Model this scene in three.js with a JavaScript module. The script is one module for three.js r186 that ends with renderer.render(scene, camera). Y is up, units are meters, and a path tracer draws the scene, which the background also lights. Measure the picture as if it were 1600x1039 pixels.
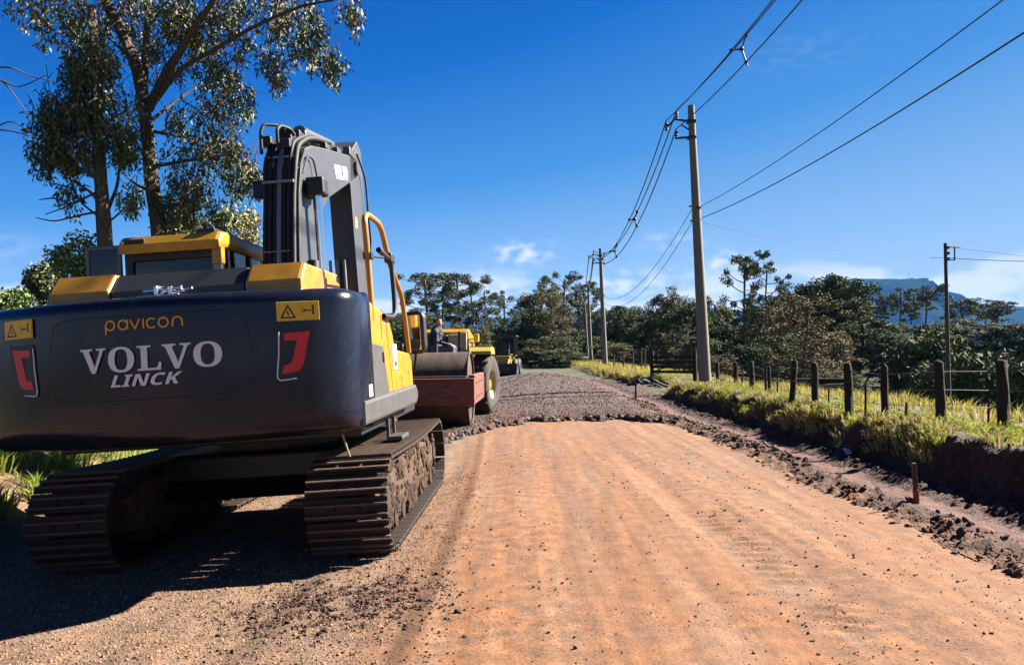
import * as THREE from 'three';
import { mergeGeometries } from 'three/addons/utils/BufferGeometryUtils.js';
import { RoundedBoxGeometry } from 'three/addons/geometries/RoundedBoxGeometry.js';
import { TextGeometry } from 'three/addons/geometries/TextGeometry.js';
import { FontLoader } from 'three/addons/loaders/FontLoader.js';
import { MarchingCubes } from 'three/addons/objects/MarchingCubes.js';
import { createNoise2D, createNoise3D } from 'simplex-noise';

// ------------------------------------------------------------------ camera, sky, sun, exposure
const scene = new THREE.Scene();
const renderer = new THREE.WebGLRenderer();
renderer.toneMapping = THREE.LinearToneMapping;
const EXPOSURE = 5.4;
renderer.toneMappingExposure = EXPOSURE;
renderer.shadowMap.enabled = true;
const R = Math.PI / 180;
const F = 1200, EYE = 1.67;                                   // focal length in photo pixels (1600 x 1039)
const camera = new THREE.PerspectiveCamera(2 * Math.atan(519.5 / F) / R, 1600 / 1039, 0.1, 20000);
camera.position.set(0, EYE, 0);
camera.rotation.set(1.55 * R, 0, -1.0 * R, 'YXZ');
camera.updateMatrixWorld();

function mulberry(seed) { let a = seed >>> 0; return () => { a = (a + 0x6D2B79F5) | 0; let t = Math.imul(a ^ (a >>> 15), 1 | a); t = (t + Math.imul(t ^ (t >>> 7), 61 | t)) ^ t; return ((t ^ (t >>> 14)) >>> 0) / 4294967296; }; }
const noise2 = createNoise2D(mulberry(11)), noise3 = createNoise3D(mulberry(12));
const fbm = (x, y, o = 4) => { let s = 0, a = .5, f = 1; for (let i = 0; i < o; i++) { s += a * noise2(x * f + i * 17.3, y * f - i * 9.1); a *= .5; f *= 2.03; } return s; };
const clamp = (v, a = 0, b = 1) => Math.min(b, Math.max(a, v));
const smooth = (a, b, v) => { const t = clamp((v - a) / (b - a)); return t * t * (3 - 2 * t); };
const lerp = (a, b, t) => a + (b - a) * t;
const lin = (h) => { const c = new THREE.Color(h); return [c.r, c.g, c.b]; };
const mix3 = (a, b, t) => [lerp(a[0], b[0], t), lerp(a[1], b[1], t), lerp(a[2], b[2], t)];

const SUN = new THREE.Vector3(1.3, 1.0, -0.55).normalize();
{
  const W = 2048, Hh = 1024, data = new Float32Array(W * Hh * 4), white = lin('#eef4fb');
  const stops = [[0, '#c9ddf1'], [6, '#93bfec'], [13, '#4a94df'], [22, '#0f6bca'], [36, '#00479f'], [60, '#00265e']].map(([e, c]) => [e, lin(c)]), hor = stops[0][1];
  const grad = (e) => { for (let k = 1; k < stops.length; k++) if (e < stops[k][0]) return mix3(stops[k - 1][1], stops[k][1], (e - stops[k - 1][0]) / (stops[k][0] - stops[k - 1][0])); return stops[stops.length - 1][1]; };
  const sx = Math.hypot(SUN.x, SUN.z);
  for (let j = 0; j < Hh; j++) {
    const el = ((j + .5) / Hh - .5) * Math.PI;
    for (let i = 0; i < W; i++) {
      const az = ((i + .5) / W - .5) * 2 * Math.PI;
      const dx = Math.cos(el) * Math.cos(az), dy = Math.sin(el), dz = Math.cos(el) * Math.sin(az);
      const toSun = (Math.cos(az) * SUN.x + Math.sin(az) * SUN.z) / sx;            // -1 .. 1 by azimuth
      const e = Math.max(0, el / R) * (toSun > .39 ? lerp(1, .55, (toSun - .39) / .61) : lerp(1, 1.45, clamp((.39 - toSun) / .7)));
      let c = grad(e);
      if (el > 0) {
        const ex = el / R, ax = Math.atan2(dx, -dz) / R;
        // low bank of cumulus near the horizon and small wisps
        const n = fbm(ax * .075 + 3.1, ex * .24 + 1.7, 5);
        let k = smooth(.02, .34, n + .30 * (1 - smooth(1.5, 7.5, ex)) - .06) * (1 - smooth(4.2, 7.0, ex)) * .95;
        const wisp = (x0, y0, wx, wy, s) => { const q = ((ax - x0) / wx) ** 2 + ((ex - y0) / wy) ** 2; return s * Math.exp(-q * 1.4) * smooth(-.35, .5, fbm(ax * .5 + x0, ex * 1.3, 4)); };
        k = Math.max(k, wisp(.9, 7.4, 2.2, .8, 1.5), wisp(-1.6, 5.0, 3.4, 1.3, 1.5), wisp(8.6, 4.9, 4.2, 1.2, 1.2), wisp(15.6, 6.2, 2.4, .9, 1.2), wisp(12, 8, 3, .7, .5), wisp(21, 20, 5, 1.6, .07), wisp(-36, 7, 5, 1.4, .3));
        c = mix3(c, white, clamp(k));
      } else c = mix3(hor, lin('#6a6f60'), smooth(0, 10, -el / R));
      const o = (j * W + i) * 4;
      for (let q = 0; q < 3; q++) data[o + q] = c[q] / EXPOSURE;
      data[o + 3] = 1;
    }
  }
  const sky = new THREE.DataTexture(data, W, Hh, THREE.RGBAFormat, THREE.FloatType);
  sky.mapping = THREE.EquirectangularReflectionMapping; sky.magFilter = sky.minFilter = THREE.LinearFilter; sky.needsUpdate = true;
  scene.background = sky; scene.environment = sky;
}
const sun = new THREE.DirectionalLight(new THREE.Color(1, .93, .82), 5);
sun.position.copy(SUN).multiplyScalar(200);
sun.castShadow = true; sun.shadow.mapSize.set(4096, 4096);
Object.assign(sun.shadow.camera, { left: -60, right: 60, top: 60, bottom: -60, near: 1, far: 500 });
scene.add(sun, sun.target);
scene.fog = new THREE.FogExp2(new THREE.Color(.07, .30, .80), 0.000045);

// ------------------------------------------------------------------ helpers
const V = (x, y, z) => new THREE.Vector3(x, y, z);
const taken = new Map();
const numbered = (n) => { const k = taken.get(n) || 0; taken.set(n, k + 1); return k ? n + '_' + String(k).padStart(3, '0') : n; };
function tag(o, label, category, group, kind) { if (label) o.userData.label = label; if (category) o.userData.category = category; if (group) o.userData.group = group; if (kind) o.userData.kind = kind; return o; }
function thing(name, label, category, pos = V(0, 0, 0), group) { const g = new THREE.Group(); g.name = numbered(name); g.position.copy(pos); scene.add(g); return tag(g, label, category, group); }
function clean(g) { if (g.index) g = g.toNonIndexed(); for (const k of Object.keys(g.attributes)) if (!['position', 'normal', 'uv'].includes(k)) g.deleteAttribute(k); if (!g.attributes.uv) g.setAttribute('uv', new THREE.BufferAttribute(new Float32Array(g.attributes.position.count * 2), 2)); g.morphAttributes = {}; return g; }
const merge = (gs) => Array.isArray(gs) ? (gs.length === 1 ? clean(gs[0]) : mergeGeometries(gs.map(clean))) : gs;
function mesh(name, gs, mat, parent = scene) { const m = new THREE.Mesh(merge(gs), mat); m.name = parent === scene ? numbered(name) : name; m.castShadow = m.receiveShadow = true; parent.add(m); return m; }
const rbox = (w, h, d, x = 0, y = 0, z = 0, r = .01, seg = 2) => new RoundedBoxGeometry(w, h, d, seg, Math.min(r, w / 2.01, h / 2.01, d / 2.01)).translate(x, y, z);
const box = (x0, x1, y0, y1, z0, z1, r = .01) => rbox(Math.abs(x1 - x0), Math.abs(y1 - y0), Math.abs(z1 - z0), (x0 + x1) / 2, (y0 + y1) / 2, (z0 + z1) / 2, r);
function bar(a, b, r1, r2 = r1, n = 12) { const d = b.clone().sub(a), L = d.length(); const g = new THREE.CylinderGeometry(r2, r1, L, n, 1); g.translate(0, L / 2, 0); g.applyQuaternion(new THREE.Quaternion().setFromUnitVectors(V(0, 1, 0), d.normalize())); return g.translate(a.x, a.y, a.z); }
const tube = (pts, r, seg = 24, n = 8, closed = false) => new THREE.TubeGeometry(new THREE.CatmullRomCurve3(pts, closed, 'catmullrom', .3), seg, r, n, closed);
const disc = (r, w, n = 28) => new THREE.CylinderGeometry(r, r, w, n).rotateZ(Math.PI / 2);   // axis along x
function sideProfile(zy, x0, x1, bevel = .012) {                // outline in (z, y), extruded along x
  const s = new THREE.Shape(zy.map(([z, y]) => new THREE.Vector2(-z, y)));
  const g = new THREE.ExtrudeGeometry(s, { depth: x1 - x0 - 2 * bevel, bevelEnabled: bevel > 0, bevelSize: bevel, bevelOffset: -bevel, bevelThickness: bevel, bevelSegments: 2, curveSegments: 8 });
  return g.translate(0, 0, bevel).rotateY(Math.PI / 2).translate(x0, 0, 0);
}
function planProfile(xz, y0, y1, bevel = .012) {                // outline in (x, z), extruded along y
  const s = new THREE.Shape(xz.map(([x, z]) => new THREE.Vector2(x, -z)));
  const g = new THREE.ExtrudeGeometry(s, { depth: y1 - y0 - 2 * bevel, bevelEnabled: bevel > 0, bevelSize: bevel, bevelOffset: -bevel, bevelThickness: bevel, bevelSegments: 3 });
  return g.translate(0, 0, bevel).rotateX(-Math.PI / 2).translate(0, y0, 0);
}
const xy = (w, h) => new THREE.PlaneGeometry(w, h);
// a photo pixel and a distance along the view axis give a point
const rayDir = (px, py) => { const v = V((px - 800) / F, (519.5 - py) / F, -1).applyQuaternion(camera.quaternion); return v.multiplyScalar(-1 / v.z); };
const at = (px, py, d) => camera.position.clone().addScaledVector(rayDir(px, py), d);

// ------------------------------------------------------------------ textures
function tex(n, fn, srgb = false) {
  const d = new Uint8Array(n * n * 4);
  for (let j = 0; j < n; j++) for (let i = 0; i < n; i++) { const c = fn(i / n, j / n); const o = (j * n + i) * 4; for (let k = 0; k < 3; k++) d[o + k] = clamp(Array.isArray(c) ? c[k] : c) * 255; d[o + 3] = 255; }
  const t = new THREE.DataTexture(d, n, n); t.wrapS = t.wrapT = THREE.RepeatWrapping; t.magFilter = THREE.LinearFilter; t.minFilter = THREE.LinearMipmapLinearFilter; t.generateMipmaps = true; if (srgb) t.colorSpace = THREE.SRGBColorSpace; t.needsUpdate = true; return t;
}
// tileable noise: blend of four shifted samples
const tileN = (u, v, s, o = 4) => { const f = (a, b) => fbm(a * s + 5.2 * s, b * s + 1.3 * s, o); const a = f(u, v), b = f(u - 1, v), c = f(u, v - 1), d = f(u - 1, v - 1); return lerp(lerp(a, b, u), lerp(c, d, u), v) * 1.25; };
const dirtMap = tex(1024, (u, v) => { const n = tileN(u, v, 9, 5), s = tileN(u, v, 70, 2), m = tileN(u, v, 28, 3); let k = .80 + .2 * n + .2 * s; if (m + s * .5 > .42) k *= .74; const w = tileN(u + .3, v, 5, 3); return [k * (1 + .03 * w), k * (1 - .02 * w), k * (1 - .14 * w)]; }, true);
const dirtBump = tex(1024, (u, v) => .5 + .22 * tileN(u, v, 16, 4) + .38 * tileN(u, v, 64, 3));
const mudMap = tex(512, (u, v) => { const n = tileN(u, v, 6, 5), s = tileN(u, v, 40, 2); return .78 + .3 * n + .16 * s; }, true);
const barkMap = tex(512, (u, v) => { const n = tileN(u, v * .25, 18, 4), m = tileN(u, v, 4, 4); const k = .62 + .25 * n + .3 * m; return [k, k * .95, k * .88]; }, true);
const woodMap = tex(512, (u, v) => { const n = fbm(u * 40, v * 3, 3), m = fbm(u * 6, v * 5, 3); const k = .72 + .3 * n + .2 * m; return [k, k * .96, k * .9]; }, true);
const concreteMap = tex(512, (u, v) => { const k = .86 + .1 * tileN(u, v, 5, 5) + .07 * tileN(u, v, 50, 2); return [k, k * .985, k * .96]; }, true);
const grimeMap = tex(512, (u, v) => { const n = tileN(u, v, 5, 5), s = tileN(u, v, 36, 2); const k = clamp(.93 + .16 * n + .05 * s, 0, 1); return [k, k * .985, k * .95]; }, true);
const roughMap = tex(512, (u, v) => .62 + .3 * tileN(u, v, 6, 5) + .12 * tileN(u, v, 45, 2));
const dustMap = tex(1024, (u, v) => { const n = tileN(u, v, 7, 5), s = tileN(u, v, 90, 2), q = tileN(u + .4, v * .5, 24, 4); const k = clamp(.02 + .10 * smooth(.1, .6, n) + (s > .42 ? .22 * smooth(-.1, .4, n) : 0) + (q > .4 ? .12 : 0)); return [lerp(.11, .85, k), lerp(.14, .62, k), lerp(.32, .46, k)]; });
const rep = (t, x, y) => { const c = t.clone(); c.repeat.set(x, y); c.needsUpdate = true; return c; };

const K = .47;                                                 // base colours kept at natural reflectance for this exposure
const std = (rgb, rough = .8, extra = {}) => new THREE.MeshStandardMaterial({ color: new THREE.Color().setRGB(...rgb).multiplyScalar(extra.metalness ? 1 : K), roughness: rough, ...extra });
const phys = (rgb, rough, extra = {}) => new THREE.MeshPhysicalMaterial({ color: new THREE.Color().setRGB(...rgb).multiplyScalar(K), roughness: rough, ...extra });
const M = {
  navy: phys([.125, .125, .125], .36, { specularIntensity: .55, clearcoat: .12, clearcoatRoughness: .15, map: dustMap, roughnessMap: roughMap }),
  boom: phys([.075, .078, .092], .5, { clearcoat: .3, clearcoatRoughness: .35, map: grimeMap }),
  yellow: phys([.82, .42, .01], .42, { clearcoat: .4, clearcoatRoughness: .25, map: grimeMap }),
  orange: phys([.72, .34, .012], .45, { clearcoat: .35, clearcoatRoughness: .3, map: grimeMap }),
  grey: std([.11, .108, .115], .55, { map: grimeMap }),
  black: std([.012, .012, .013], .5),
  rubber: std([.014, .014, .014], .7),
  steel: std([.55, .56, .58], .28, { metalness: 1 }),
  chrome: std([.78, .8, .84], .12, { metalness: 1 }),
  dullsteel: std([.22, .2, .19], .5, { metalness: .8 }),
  glass: phys([.05, .07, .08], .05, { transmission: .55, thickness: 0, ior: 1.5 }),
  trackSteel: std([.16, .10, .07], .6, { metalness: .0, map: mudMap, bumpMap: dirtBump, bumpScale: .004 }),
  mud: std([.24, .115, .05], .95, { map: mudMap, bumpMap: dirtBump, bumpScale: .02 }),
  white: std([1.25, 1.25, 1.28], .5), red: std([1.0, .02, .012], .4), amber: std([1.2, .58, .02], .4),
  signYellow: std([1.2, .82, .02], .5),
  rust: std([.42, .11, .065], .75, { map: mudMap, bumpMap: dirtBump, bumpScale: .003 }),
  drum: std([.17, .10, .07], .75, { metalness: .0, map: mudMap, bumpMap: dirtBump, bumpScale: .003 }),
  cream: std([.62, .55, .36], .6, { map: grimeMap }),
  concrete: std([.44, .39, .34], .85, { map: rep(concreteMap, 2, 14) }),
  post: std([.10, .062, .042], .95, { map: rep(woodMap, 2, 1), bumpMap: rep(woodMap, 2, 1), bumpScale: .02 }),
  greywood: std([.26, .21, .17], .9, { map: woodMap }),
  barkA: std([.5, .36, .25], .9, { map: rep(barkMap, 2, 6), bumpMap: rep(barkMap, 2, 6), bumpScale: .03 }),
  barkFar: std([.16, .115, .08], .95),
  cable: std([.03, .034, .042], .6),
  porcelain: std([.09, .05, .04], .35),
  stone: std([.24, .165, .14], .92, { map: mudMap }),
  stonePale: std([.42, .29, .22], .92, { map: mudMap }),
  stoneDark: std([.075, .05, .045], .92, { map: mudMap }),
  clod: std([.12, .055, .035], 1),
};

// ------------------------------------------------------------------ the lie of the land (d = distance ahead = -z)
const layerEdge = (x) => lerp(14.1, 18.5, smooth(-1.9, .7, x)) - .9 * smooth(2.4, 3.8, x) + .35 * noise2(x * 1.3, 4.4) + .12 * noise2(x * 5, 2);
const bankGap = (d) => 1 - smooth(26.5, 28.6, d) * (1 - smooth(35.5, 38, d));
const roadRight = (d) => 3.5 + .15 * noise2(d * .12, 3) + .07 * noise2(d * .6, 8);
function bareH(x, d) {                                          // compacted road, shoulder, banks
  let y = 0;
  if (x < -.8) y = (Math.max(x, -5.1) + .8) * .048;
  const lb = -5.05 + .25 * noise2(d * .35, 41);
  if (x < lb) y += .85 * smooth(0, 1.5, lb - x) + .25 * smooth(1.5, 9, lb - x) + .08 * noise2(x * .9, d * .7);
  if (x > 3.3) {
    const g = bankGap(d), far = smooth(20, 45, d);
    const b0 = 5.08 + .16 * noise2(d * .5, 13) + far * .9;
    y += .52 * g * smooth(b0 - .1, b0 + .42, x) * lerp(1, .75, far) - .10 * smooth(b0 + 1, b0 + 3, x);
    y += .05 * noise2(x * 1.1, d * .8) * smooth(b0, b0 + .6, x);
    const s0 = 8.2 + 1.6 * smooth(22, 36, d) + 3 * smooth(50, 80, d); y -= 2.3 * smooth(s0, s0 + 7, x) * (1 - smooth(60, 110, d) * .5);
  }
  if (d > 50) { const k = smooth(50, 130, d); y += k * .25 * Math.sin(x * .05) + .5 * k; }
  return y;
}
function roadH(x, d) {
  let y = bareH(x, d) + .03 * (1 - ((x - 1.2) / 3) ** 2) * (Math.abs(x - 1.2) < 3 ? 1 : 0);
  y += .012 * noise2(x * 1.1, d * .16) + .004 * noise2(x * 4, d * .7) + .002 * noise2(x * 14, d * 7);
  // long wheel ruts and the cleat marks beside the second rut
  const rut = (x0, w, a) => { const q = (x - x0 - .10 * noise2(d * .15, x0)) / w; return -a * Math.exp(-q * q); };
  y += rut(1.75, .22, .022) + rut(.55, .3, .012) + rut(2.75, .12, .014);
  const q = (x - 2.02 - .1 * noise2(d * .15, 1.75)) / .13; if (d < 12) y += .018 * Math.exp(-q * q) * Math.sin(d * 34 + x * 11) * smooth(12, 8, d) * smooth(-.5, .2, noise2(d * .9, 31));
  return y;
}
function vergeH(x, d) {
  let y = bareH(x, d);
  const ed = roadRight(d), w = x - ed;
  const wind = Math.exp(-(((w - .42) / .28) ** 2)) * .045 * (1 + .6 * noise2(x * 2, d * .9)) + Math.exp(-(((w - 1.33) / .2) ** 2)) * .05 * (1 + .7 * noise2(x * 2, d * .8 + 9));
  const clod = smooth(.0, .25, w) * (1 - smooth(2.4, 3.2, w)) * (1 - .85 * Math.exp(-(((w - .86) / .2) ** 2)));
  y += wind * smooth(-.1, .2, w) + clod * (.035 * noise2(x * 4, d * 3.4) + .03 * Math.abs(noise2(x * 9, d * 8)) + .016 * noise2(x * 22, d * 20));
  return y + .006;
}
const layerRise = (x, d) => smooth(-.02, .30, d - layerEdge(x));
function layerH(x, d) {
  const side = smooth(0, .35, x + 4.4) * smooth(0, .3, 3.75 + .25 * noise2(d * .6, 5) - x);
  return bareH(x, d) - .02 + .17 * layerRise(x, d) * lerp(.1, 1, side) + .012 * noise2(x * 2.1, d * 1.7) + .01 * noise2(x * 8, d * 7) + .46 * smooth(21, 38, d) * (1 - smooth(40, 52, d)) * Math.exp(-(((x - 1.3) / 2.4) ** 2)) - .5 * smooth(56, 75, d);
}
function landH(x, d) {
  let y = bareH(x, d);
  if (x > -8 && x < 5.1 && d > -7 && d < 76) y -= .05;
  if (x > 3.2 && x < 6.2 && d > 2 && d < 46) y -= .1 * smooth(6.2, 6, x) * smooth(46, 45, d);
  const r = Math.hypot(x, d); if (r > 200) y += -2 * smooth(200, 600, r) + 3 * noise2(x * .004, d * .004) * smooth(250, 800, r);
  return y;
}
const topH = (x, d) => { if (x > 3.5 && x < 6.1 && d > 2 && d < 46) return vergeH(x, d); if (x >= -8 && x <= 3.6 && d < 76) return d > layerEdge(x) ? layerH(x, d) : roadH(x, d); return landH(x, d); };
function hit(px, py, max = 160) { const r = rayDir(px, py); for (let d = 2.5; d < max; d += .02 + d * .002) { const p = camera.position.clone().addScaledVector(r, d); const h = topH(p.x, d); if (p.y <= h) { p.y = h; return p; } } return null; }

function sheet(name, xs, ds, hf, cf, mat, label, keep) {
  const nx = xs.length, nd = ds.length, pos = new Float32Array(nx * nd * 3), col = new Float32Array(nx * nd * 3), uv = new Float32Array(nx * nd * 2), idx = [];
  for (let j = 0; j < nd; j++) for (let i = 0; i < nx; i++) {
    const o = j * nx + i, x = xs[i], d = ds[j]; pos.set([x, hf(x, d), -d], o * 3); col.set(cf(x, d).map(v => v * K), o * 3); uv.set([x / 2.3, d / 2.3], o * 2);
    if (i && j && (!keep || keep(x, d))) { const a = o - nx - 1, b = o - nx, c = o - 1; idx.push(a, b, o, a, o, c); }
  }
  const g = new THREE.BufferGeometry(); g.setAttribute('position', new THREE.BufferAttribute(pos, 3)); g.setAttribute('color', new THREE.BufferAttribute(col, 3)); g.setAttribute('uv', new THREE.BufferAttribute(uv, 2)); g.setIndex(idx); g.computeVertexNormals();
  const m = new THREE.Mesh(g, mat); m.name = name; m.castShadow = m.receiveShadow = true; scene.add(m); taken.set(name, 1);
  return tag(m, label, null, null, 'structure');
}
const range = (a, b, f) => { const r = [a]; while (r[r.length - 1] < b) r.push(r[r.length - 1] + f(r[r.length - 1])); r[r.length - 1] = b; return r; };
const vmat = (rough, map, bump, bs) => new THREE.MeshStandardMaterial({ vertexColors: true, roughness: rough, map, bumpMap: bump, bumpScale: bs });

// land to the horizon
{
  const xs = range(-6000, 6000, (x) => { const a = Math.abs(x - 2); return a < 12 ? .5 : Math.min(400, a * .12); });
  const ds = range(-400, 6000, (d) => { const a = Math.abs(d - 15); return a < 35 ? .9 : Math.min(400, 1 + (a - 30) * .11); });
  const soil = [.16, .085, .05], grass = [.07, .10, .02], dry = [.15, .13, .045], wood = [.035, .05, .02], field = [.09, .16, .035];
  sheet('ground', xs, ds, landH, (x, d) => {
    const n = fbm(x * .25, d * .25, 4), n2 = fbm(x * .03, d * .03, 3);
    let c = mix3(grass, dry, smooth(-.3, .45, n));
    if (x > 10) c = mix3(c, fbm(d * .08, 3.3, 2) > .05 ? field : mix3(field, soil, .6), smooth(10, 18, x));
    if (x < -4.9 && x > -7.5) c = mix3(c, mix3(soil, dry, .5), smooth(-.1, .5, n + .3));
    if (Math.hypot(x, d) > 300) c = mix3(c, mix3(wood, grass, smooth(-.2, .5, n2)), smooth(300, 700, Math.hypot(x, d)));
    return c;
  }, vmat(1, rep(dirtMap, .6, .6), null, 0), 'grassy land with soil and fields stretching to the distant hills');
}
const DIRT = [.455, .192, .072], DIRTO = [.45, .172, .046], DIRTP = [.48, .232, .11], DARKD = [.26, .115, .06];
function roadCol(x, d) {
  const n = fbm(x * 1.5, d * .16, 5), m = fbm(x * 3.6 + 7, d * .2, 5), s = fbm(x * 1.5, d * 1.5 + 30, 4);
  let c = mix3(DIRT, DIRTO, smooth(.0, .55, m + .25 * Math.exp(-(((x - 1.3) / .5) ** 2)))); c = mix3(c, DIRTP, smooth(-.05, .5, n));
  c = mix3(c, DARKD, .55 * smooth(.28, .55, fbm(x * .7 - 5, d * 1.9, 4) + (d > 11 ? .06 : -.3)));
  if (x < -.55 + .3 * noise2(d * .7, 3)) c = mix3(c, mix3([.46, .28, .17], [.32, .19, .12], smooth(-.2, .5, s)), smooth(-.5, -1.2, x) * .85);
  const stk = 1 + .3 * fbm(x * 2.2 + 4, d * .07, 3) + .24 * fbm(x * 9, d * .16, 4) + .16 * fbm(x * 26, d * .5, 3); c = c.map(v => v * stk);
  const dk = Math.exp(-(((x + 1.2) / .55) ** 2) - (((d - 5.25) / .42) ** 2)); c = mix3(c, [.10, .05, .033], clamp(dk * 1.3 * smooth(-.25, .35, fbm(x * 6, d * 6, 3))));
  return c;
}
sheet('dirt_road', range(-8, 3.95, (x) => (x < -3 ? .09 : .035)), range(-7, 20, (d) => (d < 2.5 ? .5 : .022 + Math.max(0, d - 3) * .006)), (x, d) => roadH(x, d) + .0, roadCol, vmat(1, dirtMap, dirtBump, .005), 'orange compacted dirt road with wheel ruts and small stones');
sheet('stone_base_layer', range(-4.6, 4.05, () => .055), range(13.2, 76, (d) => (d < 21 ? .05 : .05 + (d - 21) * .02)), layerH, (x, d) => {
  const n = fbm(x * 1.3, d * .5, 4), m = fbm(x * 6, d * 5, 3); let c = mix3([.15, .082, .064], [.23, .13, .105], smooth(-.3, .5, n)); c = mix3(c, [.20, .105, .065], smooth(23, 17, d) * .8); return mix3(c, [.07, .042, .04], smooth(.2, .6, m) * .6);
}, vmat(1, dirtMap, dirtBump, .015), 'raised purplish brown layer of crushed stone across the road', (x, d) => d > layerEdge(x) - .12);
sheet('road_verge', range(3.45, 6.2, () => .04), range(2.2, 46, (d) => (d < 18 ? .035 + d * .0015 : .1 + (d - 18) * .01)), (x, d) => vergeH(x, d), (x, d) => {
  const w = x - roadRight(d), n = fbm(x * 2.2, d * 1.6, 4), m = fbm(x * 8, d * 7, 3);
  let c = mix3([.17, .055, .03], [.065, .024, .015], smooth(-.3, .4, m));
  c = mix3(mix3(DIRT, [.16, .08, .045], .25), c, smooth(.02, .5, w + .45 * n));
  const strip = Math.exp(-(((w - .86 - .08 * noise2(d * .5, 60)) / .17) ** 2)); c = mix3(c, [.33, .14, .105], clamp(strip * 1.3 * smooth(-.5, .1, n + .2)));
  c = mix3(c, [.15, .11, .035], smooth(1.75, 2.1, w + .25 * n)); return c;
}, vmat(1, dirtMap, dirtBump, .03), 'dark churned soil, mud strip and low bank beside the road', (x, d) => x > 3.55);

// far hills: flat topped mountain and low ridges
function ridge(name, label, d0, prof, depth, col, seed) {
  const n = prof.length, fine = []; for (let i = 0; i < n - 1; i++) for (let k = 0; k < 10; k++) { const t = k / 10; fine.push([lerp(prof[i][0], prof[i + 1][0], t), lerp(prof[i][1], prof[i + 1][1], t)]); } fine.push(prof[n - 1]);
  const rows = 12, pos = [], idx = [], nx = fine.length;
  for (let j = 0; j <= rows; j++) for (let i = 0; i < nx; i++) {
    const t = j / rows, top = at(fine[i][0], fine[i][1], d0 - depth * .28), up = t < .72 ? Math.pow(t / .72, 1.25) : 1;
    pos.push(top.x * (1 + .0), -30 + (top.y + 30) * up * (1 + .03 * noise2(i * .11 + seed, j * .5) * Math.sin(Math.PI * Math.min(1, t / .72))), -(d0 - depth * (1 - t) + 60 * noise2(i * .06, j * .3 + seed) + 22 * noise2(i * .17, j * .5 + seed)));
    if (i && j) { const o = j * nx + i; idx.push(o - nx - 1, o - nx, o, o - nx - 1, o, o - 1); }
  }
  const g = new THREE.BufferGeometry(); g.setAttribute('position', new THREE.Float32BufferAttribute(pos, 3)); g.setIndex(idx); g.computeVertexNormals();
  const m = new THREE.Mesh(g, phys(col, 1, { specularIntensity: 0 })); m.name = numbered(name); m.receiveShadow = true; scene.add(m); return tag(m, label, null, null, 'structure');
}
ridge('mountain', 'flat topped blue mountain far behind the trees', 4200, [[1160, 520], [1230, 505], [1280, 485], [1305, 462], [1318, 446], [1328, 436], [1340, 434], [1390, 434], [1440, 434], [1452, 436], [1462, 442], [1490, 455], [1520, 470], [1560, 484], [1620, 496], [1720, 512]], 900, [.032, .046, .02], 3);
ridge('ridge', 'low blue ridge along the horizon', 5200, [[-500, 500], [-100, 490], [200, 497], [560, 492], [640, 487], [700, 492], [800, 497], [900, 488], [960, 484], [1020, 486], [1090, 482], [1150, 484], [1250, 490], [1400, 492], [1540, 476], [1600, 479], [1700, 474], [1900, 482], [2300, 490]], 900, [.032, .046, .02], 8);
{
  const t = thing('radio_mast', 'tiny thin mast on the flat mountain top', 'mast', at(1421, 436, 4150));
  mesh('mast', [bar(V(0, -5, 0), V(0, 46, 0), 1.2, .7, 5)], M.grey, t); mesh('hut', [box(12, 24, -5, 7, -5, 5, .3)], M.white, t);
}

// ------------------------------------------------------------------ foliage
function leafGeo(list) {                                        // list of [pos, axis, side, len, wid, colour]
  const n = list.length, pos = new Float32Array(n * 18), col = new Float32Array(n * 18);
  list.forEach(([p, a, s, L, w, c], i) => {
    const e = p.clone().addScaledVector(a, L), m = p.clone().addScaledVector(a, L * .45), l = m.clone().addScaledVector(s, w), r = m.clone().addScaledVector(s, -w);
    const vs = [p, r, e, p, e, l]; vs.forEach((v, k) => { pos.set([v.x, v.y, v.z], i * 18 + k * 3); col.set(c, i * 18 + k * 3); });
  });
  const g = new THREE.BufferGeometry(); g.setAttribute('position', new THREE.BufferAttribute(pos, 3)); g.setAttribute('color', new THREE.BufferAttribute(col, 3)); g.computeVertexNormals(); return g;
}
const rdir = (r) => { const z = r() * 2 - 1, a = r() * 6.2832, q = Math.sqrt(1 - z * z); return V(q * Math.cos(a), z, q * Math.sin(a)); };
const perp = (a, r) => V(r() - .5, r() - .5, r() - .5).cross(a).normalize();
const leafMat = (tr = 0, rough = .6) => tr ? new THREE.MeshPhysicalMaterial({ vertexColors: true, roughness: 1, transmission: tr, thickness: 0, side: THREE.DoubleSide }) : new THREE.MeshStandardMaterial({ vertexColors: true, roughness: rough, side: THREE.DoubleSide });
const LEAF = { far: leafMat(0, .95), near: leafMat(0, .62), soft: leafMat(.35) };
function clumpLeaves(out, r, c, rad, n, L, w, pal, droop, flat = .7) {
  for (let i = 0; i < n; i++) {
    const o = rdir(r).multiplyScalar(rad * Math.cbrt(r())); o.y *= flat;
    const a = rdir(r); a.y -= droop; a.normalize(); const base = pal[(r() * pal.length) | 0], k = .8 + .7 * r();
    out.push([c.clone().add(o), a, perp(a, r), L * (.6 + .8 * r()), w * (.6 + .8 * r()), [base[0] * k, base[1] * k, base[2] * k]]);
  }
}
const PAL = {
  euca: [[.05, .068, .026], [.065, .078, .03], [.09, .082, .032], [.06, .076, .034]],
  dark: [[.036, .062, .016], [.05, .076, .018], [.08, .088, .022], [.04, .056, .018]],
  brown: [[.13, .095, .04], [.11, .085, .035], [.15, .11, .05], [.08, .075, .03]],
  olive: [[.10, .10, .026], [.13, .115, .03], [.085, .09, .025], [.07, .075, .025]],
  fresh: [[.09, .13, .022], [.11, .14, .02], [.07, .11, .025]],
  gold: [[.20, .17, .025], [.17, .16, .02], [.12, .14, .022], [.22, .15, .03]],
};
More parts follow.
